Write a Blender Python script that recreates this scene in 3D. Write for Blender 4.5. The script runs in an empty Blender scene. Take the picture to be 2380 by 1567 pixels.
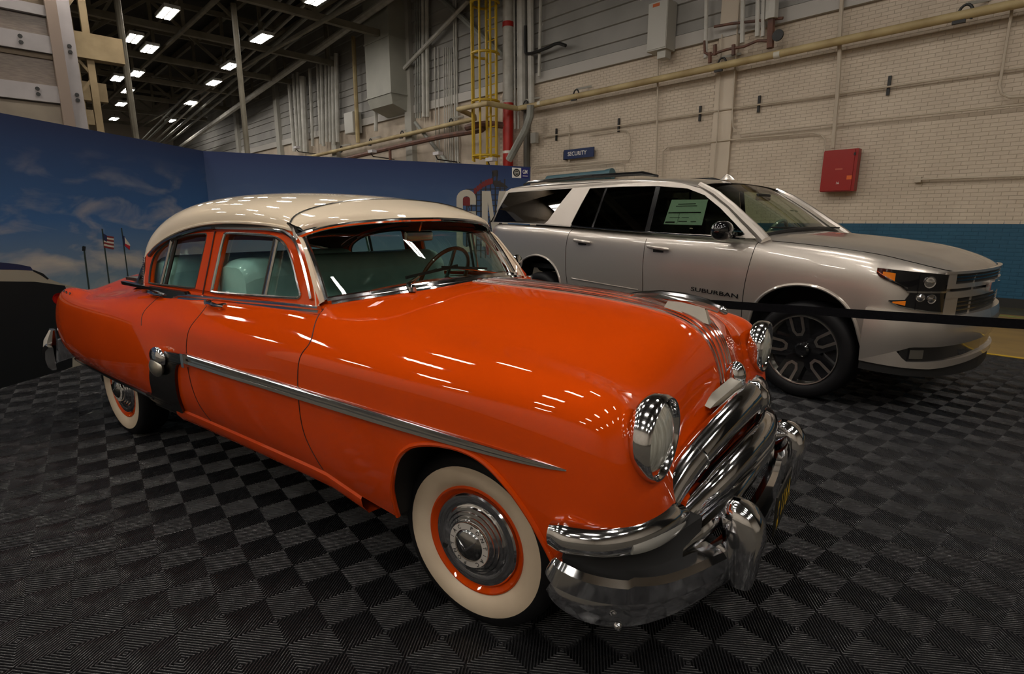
import bpy, math, random
from mathutils import Vector, Matrix

# ------------------------------------------------------------------ camera, world, exposure
scene = bpy.context.scene
COL = scene.collection
FPX, CXP, CYP = 1255.89, 1190.0, 783.5
PSI = math.radians(38.6)            # the world x axis runs along the brick wall; the tile grid lies turned by PSI
def rot(x, y, z=0.0): return Vector((x*math.cos(PSI)-y*math.sin(PSI), x*math.sin(PSI)+y*math.cos(PSI), z))
CAM = rot(0.0312, -1.6164, 1.4531)
YAW, PITCH, ROLL = 0.12828+PSI, 0.21102, -0.0021
_R0 = Vector((math.cos(YAW), math.sin(YAW), 0))
FW = Vector((-math.sin(YAW)*math.cos(PITCH), math.cos(YAW)*math.cos(PITCH), -math.sin(PITCH)))
_U0 = _R0.cross(FW)
RT = _R0*math.cos(ROLL) - _U0*math.sin(ROLL)
UP = _R0*math.sin(ROLL) + _U0*math.cos(ROLL)
cd = bpy.data.cameras.new('camera'); cam = bpy.data.objects.new('camera', cd); COL.objects.link(cam)
cd.sensor_fit = 'HORIZONTAL'; cd.sensor_width = 36.0; cd.lens = 36.0*FPX/2380.0
cd.clip_start = 0.05; cd.clip_end = 300
m = Matrix((RT, UP, -FW)).transposed().to_4x4(); m.translation = CAM
cam.matrix_world = m
scene.camera = cam
wd = bpy.data.worlds.new('hall_air'); scene.world = wd; wd.use_nodes = True
wd.node_tree.nodes['Background'].inputs[0].default_value = (0.9, 0.82, 0.72, 1)
wd.node_tree.nodes['Background'].inputs[1].default_value = 0.006
scene.view_settings.view_transform = 'Standard'; scene.view_settings.look = 'None'
scene.view_settings.gamma = 1; scene.view_settings.use_curve_mapping = False
scene.view_settings.exposure = 0.0
LAMP_POWER = 62.0

def ray(px, py): return FW + RT*((px-CXP)/FPX) - UP*((py-CYP)/FPX)
def at_z(px, py, z=0.0):
    d = ray(px, py); return CAM + d*((z-CAM.z)/d.z)
def at_plane(px, py, p0, n):
    d = ray(px, py); return CAM + d*((p0-CAM).dot(n)/d.dot(n))
def project(p):
    d = p-CAM; z = d.dot(FW)
    return (CXP+FPX*d.dot(RT)/z, CYP-FPX*d.dot(UP)/z, z)

# ------------------------------------------------------------------ materials
MATS = {}
def mat(name, color=(0.5,0.5,0.5), rough=0.5, metal=0.0, coat=0.0, spec=0.5, emit=None, estr=1.0, trans=0.0, ior=1.45, alpha=1.0, coat_rough=0.03):
    if name in MATS: return MATS[name]
    M = bpy.data.materials.new(name); M.use_nodes = True
    b = M.node_tree.nodes['Principled BSDF']
    b.inputs['Base Color'].default_value = (*color, 1)
    b.inputs['Roughness'].default_value = rough
    b.inputs['Metallic'].default_value = metal
    b.inputs['Coat Weight'].default_value = coat
    b.inputs['Coat Roughness'].default_value = coat_rough
    b.inputs['Specular IOR Level'].default_value = spec
    b.inputs['IOR'].default_value = ior
    b.inputs['Transmission Weight'].default_value = trans
    b.inputs['Alpha'].default_value = alpha
    if emit:
        b.inputs['Emission Color'].default_value = (*emit, 1)
        b.inputs['Emission Strength'].default_value = estr
    MATS[name] = M
    return M
def noisy(name, c1, c2, scale=5.0, rough=0.5, detail=6.0, lo=0.35, hi=0.65, metal=0.0, coat=0.0, bump=0.0, bscale=60.0, spec=0.5, stretch=(1,1,1), r2=None):
    """two colours mixed by noise in object space, with an optional fine bump"""
    M = mat(name, c1, rough, metal, coat, spec)
    nt = M.node_tree; b = nt.nodes['Principled BSDF']
    tc = nt.nodes.new('ShaderNodeTexCoord'); mp = nt.nodes.new('ShaderNodeMapping'); mp.inputs['Scale'].default_value = stretch
    nt.links.new(tc.outputs['Object'], mp.inputs['Vector'])
    n = nt.nodes.new('ShaderNodeTexNoise'); n.inputs['Scale'].default_value = scale; n.inputs['Detail'].default_value = detail
    nt.links.new(mp.outputs['Vector'], n.inputs['Vector'])
    r = nt.nodes.new('ShaderNodeMapRange'); r.inputs['From Min'].default_value = lo; r.inputs['From Max'].default_value = hi
    nt.links.new(n.outputs['Fac'], r.inputs['Value'])
    mx = nt.nodes.new('ShaderNodeMix'); mx.data_type = 'RGBA'
    mx.inputs['A'].default_value = (*c1, 1); mx.inputs['B'].default_value = (*c2, 1)
    nt.links.new(r.outputs['Result'], mx.inputs['Factor']); nt.links.new(mx.outputs['Result'], b.inputs['Base Color'])
    if r2 is not None:
        mr = nt.nodes.new('ShaderNodeMapRange'); mr.inputs['To Min'].default_value = rough; mr.inputs['To Max'].default_value = r2
        nt.links.new(r.outputs['Result'], mr.inputs['Value']); nt.links.new(mr.outputs['Result'], b.inputs['Roughness'])
    if bump:
        n2 = nt.nodes.new('ShaderNodeTexNoise'); n2.inputs['Scale'].default_value = bscale; n2.inputs['Detail'].default_value = 4
        nt.links.new(tc.outputs['Object'], n2.inputs['Vector'])
        bp = nt.nodes.new('ShaderNodeBump'); bp.inputs['Strength'].default_value = bump; bp.inputs['Distance'].default_value = 0.01
        nt.links.new(n2.outputs['Fac'], bp.inputs['Height']); nt.links.new(bp.outputs['Normal'], b.inputs['Normal'])
    return M
def flake(name, c1, c2, rough=0.35, metal=0.6, coat=1.0):
    """metallic car paint: fine flake noise under a clear coat"""
    M = noisy(name, c1, c2, scale=900.0, rough=rough, detail=2.0, lo=0.3, hi=0.7, metal=metal, coat=coat)
    return M
def glass(name, tint, density=0.5, rough=0.0):
    """thin automotive glass: transparent tint plus a fresnel reflection"""
    if name in MATS: return MATS[name]
    M = bpy.data.materials.new(name); M.use_nodes = True; nt = M.node_tree
    for n in list(nt.nodes):
        if n.type != 'OUTPUT_MATERIAL': nt.nodes.remove(n)
    out = nt.nodes['Material Output']
    tr = nt.nodes.new('ShaderNodeBsdfTransparent'); tr.inputs[0].default_value = (*tint, 1)
    gl = nt.nodes.new('ShaderNodeBsdfGlossy'); gl.inputs['Roughness'].default_value = rough; gl.inputs[0].default_value = (1,1,1,1)
    lw = nt.nodes.new('ShaderNodeLayerWeight'); lw.inputs[0].default_value = 0.5
    pw = nt.nodes.new('ShaderNodeMath'); pw.operation = 'POWER'; pw.inputs[1].default_value = 5.0; nt.links.new(lw.outputs['Facing'], pw.inputs[0])
    fr = nt.nodes.new('ShaderNodeMath'); fr.operation = 'MULTIPLY_ADD'; fr.inputs[1].default_value = 0.93; fr.inputs[2].default_value = 0.06; nt.links.new(pw.outputs[0], fr.inputs[0])
    mx = nt.nodes.new('ShaderNodeMixShader')
    nt.links.new(fr.outputs[0], mx.inputs[0]); nt.links.new(tr.outputs[0], mx.inputs[1]); nt.links.new(gl.outputs[0], mx.inputs[2])
    nt.links.new(mx.outputs[0], out.inputs[0])
    MATS[name] = M
    return M

# ------------------------------------------------------------------ mesh helpers
class MB:
    """collects vertices and faces, then links them as one mesh object"""
    def __init__(s): s.v = []; s.f = []
    def add(s, verts, faces):
        o = len(s.v); s.v += [tuple(v) for v in verts]; s.f += [tuple(i+o for i in f) for f in faces]; return s
    def box(s, c, d, M=None):
        x, y, z = d[0]/2, d[1]/2, d[2]/2
        vs = [Vector((i*x, j*y, k*z)) for i in (-1,1) for j in (-1,1) for k in (-1,1)]
        if M: vs = [M @ v for v in vs]
        vs = [v+Vector(c) for v in vs]
        return s.add(vs, [(0,1,3,2),(4,6,7,5),(0,4,5,1),(2,3,7,6),(0,2,6,4),(1,5,7,3)])
    def bar(s, a, b, w, h=None, upv=(0,0,1)):
        """rectangular bar from a to b"""
        a, b = Vector(a), Vector(b); h = h or w; d = (b-a).normalized(); u = Vector(upv)
        if abs(d.dot(u)) > 0.98: u = Vector((1,0,0))
        r = d.cross(u).normalized(); u = r.cross(d)
        vs = [p + r*(i*w/2) + u*(j*h/2) for p in (a, b) for i, j in ((-1,-1),(1,-1),(1,1),(-1,1))]
        return s.add(vs, [(3,2,1,0),(4,5,6,7),(0,1,5,4),(1,2,6,5),(2,3,7,6),(3,0,4,7)])
    def tube(s, pts, r, n=8, caps=True, closed=False):
        pts = [Vector(p) for p in pts]; N = len(pts); rings = []
        rr = r if isinstance(r, (list, tuple)) else [r]*N
        prev = None
        for i, p in enumerate(pts):
            if closed: t = pts[(i+1)%N]-pts[i-1]
            else: t = pts[min(i+1,N-1)]-pts[max(i-1,0)]
            t.normalize()
            if prev is None:
                u = Vector((0,0,1)) if abs(t.z) < .9 else Vector((1,0,0))
            else: u = prev
            u = (u - t*u.dot(t)).normalized(); prev = u; w = t.cross(u)
            rings.append([p + (u*math.cos(2*math.pi*k/n) + w*math.sin(2*math.pi*k/n))*rr[i] for k in range(n)])
        fs = []
        for i in range(N if closed else N-1):
            j = (i+1) % N
            for k in range(n): fs.append((i*n+k, i*n+(k+1)%n, j*n+(k+1)%n, j*n+k))
        if caps and not closed: fs += [tuple(reversed(range(n))), tuple((N-1)*n+k for k in range(n))]
        return s.add([v for rg in rings for v in rg], fs)
    def sweep(s, pts, prof, normals, caps=True, closed=False, scales=None):
        """prof: list of (a,b); a along the side direction (tangent x normal), b along the normal"""
        pts = [Vector(p) for p in pts]; N = len(pts); K = len(prof); vs = []
        for i, p in enumerate(pts):
            t = (pts[min(i+1,N-1)]-pts[max(i-1,0)]) if not closed else (pts[(i+1)%N]-pts[i-1]); t.normalize()
            nn = Vector(normals[i] if isinstance(normals, list) else normals); nn = (nn - t*nn.dot(t)).normalized()
            sd = t.cross(nn); sc = scales[i] if scales else (1, 1)
            for a, b in prof: vs.append(p + sd*a*sc[0] + nn*b*sc[1])
        fs = []
        for i in range(N if closed else N-1):
            j = (i+1) % N
            for k in range(K): fs.append((i*K+k, j*K+k, j*K+(k+1)%K, i*K+(k+1)%K))
        if caps and not closed: fs += [tuple(range(K)), tuple((N-1)*K+k for k in reversed(range(K)))]
        return s.add(vs, fs)
    def lathe(s, prof, n=32, M=None, caps=False):
        """prof: (r, h) pairs turned about local z"""
        K = len(prof); vs = []
        for i in range(n):
            a = 2*math.pi*i/n
            for r, h in prof:
                v = Vector((r*math.cos(a), r*math.sin(a), h)); vs.append(M @ v if M else v)
        fs = [(i*K+k, ((i+1)%n)*K+k, ((i+1)%n)*K+k+1, i*K+k+1) for i in range(n) for k in range(K-1)]
        return s.add(vs, fs)
    def prism(s, poly, M, h):
        """polygon (x,y) in the frame M, extruded by h along its z"""
        n = len(poly); a = [M @ Vector((x, y, 0)) for x, y in poly]; b = [M @ Vector((x, y, h)) for x, y in poly]
        return s.add(a+b, [tuple(reversed(range(n))), tuple(range(n, 2*n))] + [(i, (i+1)%n, n+(i+1)%n, n+i) for i in range(n)])
    def ring(s, outer, inner, M, h):
        """flat frame between two loops of equal count, extruded by h"""
        n = len(outer); o = len(s.v)
        L = [[M @ Vector((x, y, z)) for x, y in loop] for z in (0, h) for loop in (outer, inner)]
        vs = L[0]+L[1]+L[2]+L[3]; fs = []
        for i in range(n):
            j = (i+1) % n
            fs += [(2*n+i, 2*n+j, 3*n+j, 3*n+i), (j, i, n+i, n+j), (i, j, 2*n+j, 2*n+i), (n+j, n+i, 3*n+i, 3*n+j)]
        return s.add(vs, fs)
    def grid(s, rows, flip=False, closed_u=False):
        R, K = len(rows), len(rows[0]); fs = []
        for i in range(R if closed_u else R-1):
            j = (i+1) % R
            for k in range(K-1):
                q = (i*K+k, i*K+k+1, j*K+k+1, j*K+k); fs.append(tuple(reversed(q)) if flip else q)
        return s.add([v for r in rows for v in r], fs)
    def mirror_y(s): s.v = [(x,-y,z) for x, y, z in s.v]; s.f = [tuple(reversed(f)) for f in s.f]; return s
    def build(s, name, material, parent=None, smooth=True, angle=35, **props):
        me = bpy.data.meshes.new(name); me.from_pydata(s.v, [], s.f); me.update()
        if smooth:
            me.polygons.foreach_set('use_smooth', [True]*len(me.polygons))
            try: me.set_sharp_from_angle(angle=math.radians(angle))
            except Exception: pass
        me.materials.append(material)
        o = bpy.data.objects.new(name, me); COL.objects.link(o)
        if parent: o.parent = parent
        for k, v in props.items(): o[k] = v
        return o
def tag(o, label, cat, group=None):
    o['label'] = label; o['category'] = cat
    if group: o['group'] = group
    return o
def empty(name, label, cat, loc=(0,0,0), rz=0.0, group=None):
    o = bpy.data.objects.new(name, None); COL.objects.link(o); o.location = loc; o.rotation_euler = (0,0,rz)
    o.empty_display_size = 0.1
    return tag(o, label, cat, group)
def struct(o): o['kind'] = 'structure'; return o
def clone(o, parent=None, loc=None, rz=None):
    c = o.copy(); COL.objects.link(c)
    if parent: c.parent = parent
    if loc is not None: c.location = loc
    if rz is not None: c.rotation_euler = (0,0,rz)
    for ch in list(o.children):
        clone(ch, c)
    return c
def text_verts(txt, size, font_scale=(1,1), extrude=0.0):
    """letters as a mesh in the xy plane, centred"""
    cu = bpy.data.curves.new('t', 'FONT'); cu.body = txt; cu.size = size; cu.align_x = 'CENTER'; cu.align_y = 'CENTER'
    cu.extrude = extrude; cu.resolution_u = 3; cu.offset = 0.012*size
    ob = bpy.data.objects.new('t', cu); COL.objects.link(ob)
    dg = bpy.context.evaluated_depsgraph_get(); dg.update()
    me = bpy.data.meshes.new_from_object(ob.evaluated_get(dg))
    vs = [Vector((v.co.x*font_scale[0], v.co.y*font_scale[1], v.co.z)) for v in me.vertices]; fs = [tuple(p.vertices) for p in me.polygons]
    bpy.data.objects.remove(ob); bpy.data.curves.remove(cu); bpy.data.meshes.remove(me)
    return vs, fs
def frame_m(o, ex, ey, ez=None):
    ex, ey = Vector(ex).normalized(), Vector(ey).normalized(); ez = Vector(ez).normalized() if ez else ex.cross(ey)
    M = Matrix((ex, ey, ez)).transposed().to_4x4(); M.translation = Vector(o); return M
def smooth_path(pts, sub=6, closed=False):
    """Catmull-Rom through the points"""
    P = [Vector(p) for p in pts]; n = len(P); out = []
    rng = range(n) if closed else range(n-1)
    for i in rng:
        if closed: p0, p1, p2, p3 = P[i-1], P[i], P[(i+1)%n], P[(i+2)%n]
        else:
            p1, p2 = P[i], P[i+1]; p0 = P[i-1] if i > 0 else p1*2-p2; p3 = P[i+2] if i+2 < n else p2*2-p1
        for k in range(sub):
            t = k/sub
            out.append(0.5*((2*p1)+(p2-p0)*t+(2*p0-5*p1+4*p2-p3)*t*t+(3*p1-p0-3*p2+p3)*t*t*t))
    if not closed: out.append(P[-1])
    return out
def lerp_table(tab, x):
    if x <= tab[0][0]: return tab[0][1]
    for (a, b), (c, d) in zip(tab, tab[1:]):
        if x <= c: return b+(d-b)*(x-a)/(c-a) if c > a else d
    return tab[-1][1]
LAMP_ROWS = (6.8, 10.4, 14.0, 17.6, 21.2, 24.8)
LAMP_S = (-8.0, -3.2, 1.6, 6.4, 11.2, 16.0)
# ------------------------------------------------------------------ hall: wall frame
W0 = rot(7.214, 8.907); EL = Vector((-1, 0, 0)); WN = Vector((0, -1, 0))
def WP(s, z, off=0.0): return W0 + EL*s + WN*off + Vector((0,0,z))
def wpx(px, py, off=0.0): return at_plane(px, py, W0+WN*off, WN)
def wloc(p): d = p-W0; return d.dot(EL), d.dot(WN), p.z
M_CREAM = noisy('painted_cream_brick', (0.62,0.535,0.43), (0.50,0.42,0.33), scale=1.3, rough=0.55, bump=0.25, bscale=45, lo=0.3, hi=0.75)
M_BLUE = noisy('painted_blue_brick', (0.018,0.095,0.165), (0.012,0.07,0.13), scale=2.0, rough=0.45, bump=0.25, bscale=45)
M_SIDING = noisy('grey_siding', (0.33,0.32,0.30), (0.25,0.245,0.23), scale=0.8, rough=0.6)
M_PIPEW = noisy('white_pipe', (0.55,0.54,0.50), (0.42,0.41,0.37), scale=3, rough=0.5)
M_PIPEG = noisy('grey_pipe', (0.30,0.31,0.28), (0.22,0.22,0.20), scale=3, rough=0.5)
M_PIPEY = noisy('yellowed_pipe', (0.52,0.42,0.22), (0.34,0.25,0.12), scale=1.6, rough=0.55)
M_PIPER = noisy('rusty_pipe', (0.16,0.07,0.045), (0.09,0.05,0.04), scale=5, rough=0.6)
M_RED = mat('red_riser_paint', (0.42,0.018,0.012), 0.35)
M_YEL = mat('yellow_ladder_paint', (0.55,0.36,0.015), 0.4)
M_STEEL = noisy('truss_steel', (0.22,0.20,0.155), (0.15,0.135,0.10), scale=2, rough=0.65)
M_TAN = noisy('tan_steel', (0.36,0.27,0.15), (0.26,0.19,0.10), scale=2, rough=0.6)
M_DECK = noisy('roof_deck', (0.05,0.045,0.035), (0.03,0.028,0.022), scale=1, rough=0.8)
M_BLACK = mat('black_iron', (0.012,0.012,0.012), 0.5)
M_GREYBOX = mat('grey_enamel', (0.42,0.41,0.37), 0.4)
M_TUBE = mat('lamp_tube_glow', (1,1,1), 0.5, emit=(1.0,0.93,0.84), estr=LAMP_POWER)

# ------------------------------------------------------------------ floor
UNIT = 0.2123
M_TILE = noisy('black_tile_plastic', (0.024,0.024,0.026), (0.017,0.017,0.019), scale=14, rough=0.22, r2=0.30, spec=0.7)
M_GAP = mat('tile_underside', (0.004,0.004,0.004), 0.9)
def tile_mesh():
    mb = MB(); t = 2*UNIT; n = 10; pitch = UNIT/2/n; w = 0.0024; h = 0.013
    for ci in (-.5, .5):
        for cj in (-.5, .5):
            cx, cy = ci*UNIT, cj*UNIT
            for k in range(n):
                r = (k+0.5)*pitch
                c = [(1,1),(-1,1),(-1,-1),(1,-1)]
                prof = ((w,-h),(w,-.0032),(w*.8,-.0013),(w*.35,-.0002),(-w*.35,-.0002),(-w*.8,-.0013),(-w,-.0032),(-w,-h))
                vs = [(cx+p*(r+q), cy+pp*(r+q), z) for q, z in prof for p, pp in c]
                fs = [(l*4+i, l*4+(i+1)%4, (l+1)*4+(i+1)%4, (l+1)*4+i) for l in range(7) for i in range(4)]
                mb.add(vs, [tuple(reversed(f)) for f in fs])
    e = t/2-0.0006
    mb.add([(-e,-e,-h),(e,-e,-h),(e,e,-h),(-e,e,-h)], [(0,1,2,3)])
    return mb
floor = struct(MB().box((-10,4,-0.064), (90,44,0.10)).build('floor', noisy('concrete_slab', (0.05,0.042,0.03), (0.035,0.03,0.022), scale=2, rough=0.7), smooth=False))
# aisle edge: tiles stop at a yellow tape line that runs along the brick wall
E0 = at_z(2269.5, 820.4); E1 = at_z(2380, 837.6); ED = rot(0.776,-0.631); EN = rot(0.631,0.776)
PANEL_X = -5.0
tiles = []
for i in range(-14, 26):
    for j in range(-8, 26):
        cx_, cy_ = (2*i+1.5)*UNIT, (2*j+1.5)*UNIT; c = rot(cx_, cy_)
        if (c-E0).dot(EN) > 0.28: continue
        if cx_ < -5.9: continue
        z = (c-CAM).dot(FW)
        if z < 0.2: continue
        px, py, _ = project(c)
        if px < -420 or px > 2800 or py > 2000: continue
        if cy_ > 8.2 and cx_ < 0: continue
        vis = -60 < px < 2440 and py < 1640
        tiles.append((0 if vis else 1, z, c))
tiles.sort(key=lambda t: (t[0], t[1]))
tm = tile_mesh()
proto = None
for k, (v, z, c) in enumerate(tiles[:300]):
    if proto is None:
        o = tm.build('floor_tile', M_TILE, floor, angle=60); proto = o; o.location = c; o.rotation_euler = (0,0,PSI)
    else:
        o = proto.copy(); COL.objects.link(o); o.location = c
rest = MB()
for v, z, c in tiles[300:]:
    rest.add([rot(x,y,zz)+c for x, y, zz in tm.v], tm.f)
rest.build('floor_tiles_beyond', M_TILE, floor, angle=60, kind='stuff')
# brown painted aisle between the tiles and the brick wall, its yellow tape, and the green line at its far side
mb = MB(); a0 = E0-ED*9; a1 = E0+ED*9
mb.add([p+Vector((0,0,q)) for q in (-0.012, 0.004) for p in (a0, a1, a1+EN*3.72, a0+EN*3.72)], [(4,5,6,7),(0,1,5,4),(1,2,6,5),(2,3,7,6),(3,0,4,7)])
mb.build('aisle', noisy('tan_aisle_paint', (0.30,0.185,0.045), (0.22,0.135,0.035), scale=3, rough=0.35, bump=0.1, bscale=120), floor, smooth=False)
MB().box((0,0,0), (18,0.05,0.003), None).build('aisle_tape', mat('yellow_tape', (0.62,0.40,0.02), 0.5), floor, smooth=False).matrix_world = frame_m(E0+EN*0.025+Vector((0,0,0.006)), ED, EN)
g0 = at_z(2303,731); g1 = at_z(2380,740); gd = (g1-g0).normalized()
MB().box((0,0,0), (14,0.035,0.003)).build('floor_line', mat('green_tape', (0.10,0.42,0.06), 0.5), floor, smooth=False).matrix_world = frame_m(g0+Vector((0,0,0.003)), gd, Vector((0,0,1)).cross(gd))
mb = MB(); b0 = a0+EN*3.72
mb.add([p+Vector((0,0,q)) for q in (-0.012, 0.002) for p in (a0+EN*3.72, a1+EN*3.72, a1+EN*5.2, a0+EN*5.2)], [(4,5,6,7),(0,1,5,4),(1,2,6,5),(2,3,7,6),(3,0,4,7)])
mb.build('wall_walkway', noisy('dark_walkway', (0.07,0.065,0.035), (0.05,0.045,0.03), scale=3, rough=0.5), floor, smooth=False)

# ------------------------------------------------------------------ right wall: brick below, siding above
wall = struct(MB().add([WP(s,z,o) for o in (-0.35,-0.006) for s, z in ((-9,-0.1),(55,-0.1),(55,11),(-9,11))],
    [(7,6,5,4),(0,1,5,4),(1,2,6,5),(2,3,7,6),(3,0,4,7)]).build('wall_right', noisy('brick_joint', (0.52,0.445,0.355), (0.42,0.35,0.28), scale=2, rough=0.7), smooth=False))
BL, BH, JT = 0.206, 0.0677, 0.005
def brick_mb(L): 
    x, z, d = L/2-JT/2, BH/2-JT/2, 0.0055
    return MB().add([(a,b,c) for a, b, c in ((-x,0,-z),(x,0,-z),(x,0,z),(-x,0,z),(-x+.002,d,-z+.002),(x-.002,d,-z+.002),(x-.002,d,z-.002),(-x+.002,d,z-.002))],
                    [(4,5,6,7),(0,1,5,4),(1,2,6,5),(2,3,7,6),(3,0,4,7)])
bm_full = brick_mb(BL)
MW = frame_m(WP(0,0,-0.006), EL, -WN)       # local x along the wall, local -y out of it
Mb = Matrix((EL, WN, Vector((0,0,1)))).transposed().to_4x4()
Mb.translation = WP(0,0,-0.006)
bricks = []
for r in range(0, 81):
    z = (r+0.5)*BH
    for k in range(-8, 62):
        s = (k+0.5*(r % 2))*BL
        if s > 4.6 and z < 1.9: continue
        if 4.93 < s < 5.42 and z > 2.2: continue
        px, py, dz = project(WP(s, z))
        inv = 0 <= px <= 2380 and 0 <= py <= 1567
        hid = px < 2290 and py > 610
        bricks.append((0 if inv and not hid else 1, dz, s, z))
bricks.sort()
pb = {}
for q, dz, s, z in bricks[:300]:
    key = z < 1.45
    if key not in pb:
        o = bm_full.build('brick', M_BLUE if key else M_CREAM, wall, smooth=False); pb[key] = o
    else:
        o = pb[key].copy(); COL.objects.link(o)
    o.matrix_world = Mb @ Matrix.Translation((s, 0, z))
for key in (True, False):
    mb = MB()
    for q, dz, s, z in bricks[300:]:
        if (z < 1.45) == key: mb.add([Mb @ Vector((x+s, y, zz+z)) for x, y, zz in bm_full.v], bm_full.f)
    mb.build('brickwork_blue' if key else 'brickwork', M_BLUE if key else M_CREAM, wall, smooth=False, kind='stuff')
def wbox(mb, s0, s1, z0, z1, o0, o1):
    vs = [WP(s,z,o) for o in (o0,o1) for s, z in ((s0,z0),(s1,z0),(s1,z1),(s0,z1))]
    return mb.add(vs, [(3,2,1,0),(4,5,6,7),(0,1,5,4),(1,2,6,5),(2,3,7,6),(3,0,4,7)])
wbox(MB(), -9, 4.95, 0.1, 1.4555, -0.006, -0.0045).build('blue_dado', M_BLUE, wall, smooth=False)
wbox(MB(), -9, 55, 0, 0.16, -0.006, 0.03).build('baseboard', mat('dark_base', (0.02,0.02,0.018), 0.6), wall, smooth=False)
wbox(MB(), 4.95, 5.40, 0.2, 9.6, -0.006, 0.07).build('trim_1', noisy('cream_pilaster', (0.62,0.535,0.43), (0.53,0.455,0.36), scale=1, rough=0.5), smooth=False, kind='structure')
z = 5.56; k = 0
wbox(MB(), -9, 55, 5.5, 5.78, -0.006, 0.09).build('trim_2', mat('flashing_metal', (0.44,0.42,0.39), 0.5), smooth=False, kind='structure')
while z < 10.6:
    hgt = 0.42 if k % 3 else 0.26
    mb = MB(); vs = []
    for (zz, oo) in ((z+0.22, 0.0), (z+0.24, 0.055), (z+0.22+hgt, 0.012), (z+0.22+hgt, 0.0)):
        vs += [WP(-9, zz, oo), WP(55, zz, oo)]
    mb.add(vs, [(0,1,3,2),(2,3,5,4),(4,5,7,6)])
    mb.build('siding_panel', M_SIDING, wall, smooth=False)
    z += hgt; k += 1
for q_, s in enumerate((17.75, 24.0, 30.5, 37.0)):
    wbox(MB(), s-0.22, s+0.22, 0.0, 10, -0.006, 0.22).build('trim_%d' % (q_+3), mat('column_grey', (0.36,0.35,0.31), 0.6), smooth=False, kind='structure')

wb = struct(MB().box((WP(5,0,0).x, WP(0,0,24.5).y, 5.5), (80,.3,11)).build('wall_back', noisy('cream_block', (0.68,0.62,0.54), (0.60,0.54,0.46), scale=.8, rough=.6), smooth=False))
for nm, s_ in (('wall_left', 53.0), ('wall_front', -15.5)):
    c_ = WP(s_, 5.5, 12)
    struct(MB().box(c_, (.3,25,11)).build(nm, MATS['cream_block'], smooth=False))
# ------------------------------------------------------------------ pipes, conduits and gear on the wall
def pipe(name, pts, r, m, label, cat='pipe', group=None, n=8):
    p = [Vector(q) for q in pts]; base = p[0].copy()
    o = MB().tube([q-base for q in p], r, n).build(name, m); o.location = base
    return tag(o, label, cat, group)
def pxs(l, off): return [wpx(x, y, off) for x, y in l]
# big yellowed steam pipe with hangers
sp = empty('steam_pipe', 'long yellowed insulated pipe running along the brick wall on black hangers', 'pipe', WP(0,4.85,0.35))
inv = sp.location.copy()
path = [WP(-6,4.86,.35), WP(3.2,4.84,.35), WP(11.0,4.82,.35), WP(11.55,4.81,.40), WP(11.75,4.84,1.45), WP(13.1,4.86,1.45), WP(13.4,4.80,.55), WP(13.6,4.78,.35), WP(25.6,4.58,.35), WP(40,4.4,.35)]
MB().tube([p-inv for p in path], 0.078, 12).build('pipe_run', M_PIPEY, sp)
for s in (0.95, 5.15, 9.3, 11.25, 14.9, 18.0, 20.4, 23.0):
    zc = 4.84 if s < 12 else 4.84-(s-12)*0.02
    mb = MB(); pts = [WP(s, zc+0.16*math.sin(t), .35) + EL*(0.10*math.cos(t)) for t in [math.radians(d) for d in range(-30, 215, 20)]]
    mb.tube([p-inv for p in pts], 0.022, 6); mb.bar(WP(s-.02,zc-.09,.35)-inv, WP(s+.16,zc-.09,.35)-inv, .06, .05)
    mb.build('pipe_hanger', M_BLACK, sp)
    MB().bar(WP(s,zc+.17,.35)-inv, WP(s-.25,zc+.26,.0)-inv, .035, .05).build('hanger_bracket', M_GREYBOX, sp)
for s in (3.9, 10.6): MB().tube([WP(s,4.83,.35)-inv, WP(s+.12,4.83,.35)-inv], 0.081, 12).build('flow_label', mat('label_white', (.6,.58,.5), .5), sp)
# small cream conduits on the brick
def conduit(l, r, label, off=0.085, m=None):
    pts = smooth_path([wpx(x,y,off) for x,y in l], 1)
    return pipe('conduit', pts, r, m or MATS['conduit_cream'], label, 'conduit')
mat('conduit_cream', (0.50,0.43,0.34), 0.5)
c = conduit([(1262,318),(1500,283),(1750,245),(1950,218),(2400,154)], .018, 'long thin cream conduit above the red cabinet, clipped with dark brackets')
for px, py in ((1293,313),(1438,291),(1627,264),(1764,242),(2066,199)):
    p = wpx(px, py, .04)-c.location
    MB().box(p, (.05,.04,.34), None).build('conduit_bracket', M_BLACK, c)
conduit([(1718,-5),(1702,262),(1704,296),(1718,312),(1850,298),(2030,278),(2400,241)], .016, 'cream conduit dropping beside the pilaster, then running right over the red cabinet', .115)
conduit([(1539,412),(1541,352),(1552,342),(1700,325),(1888,309),(1908,313),(1918,325),(1917,345),(1909,432)], .016, 'cream conduit arching over the wagon roof to the red cabinet edge')
conduit([(1530,128),(1527,300),(1524,412)], .022, 'straight cream conduit hanging below the grey electrical box', .14)
conduit([(1957,-5),(1952,80),(1950,170),(1936,345)], .038, 'thicker cream riser pipe coming down into the red cabinet', .17)
conduit([(2354,10),(2323,200),(2328,218),(2345,226),(2400,224)], .022, 'cream conduit with a hooked bend at the right end of the wall', .14)
f = conduit([(2140,417),(2250,413),(2400,408)], .020, 'short cream conduit ending in a small junction box right of the red cabinet')
MB().box(wpx(2134,418,.05)-f.location, (.10,.09,.10)).build('junction_box', MATS['conduit_cream'], f)
conduit([(1235,410),(1236,393),(1245,386),(1440,373),(1462,372),(1466,365),(1464,318),(1455,303),(1440,302),(1370,313)], .014, 'cream conduit loop around the security sign')
conduit([(1240,398),(1300,392),(1440,378),(1450,383),(1453,410)], .013, 'low cream conduit just above the blue tube')
conduit([(1323,290),(1323,380)], .020, 'vertical cream conduit behind the security sign', .078)
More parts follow.
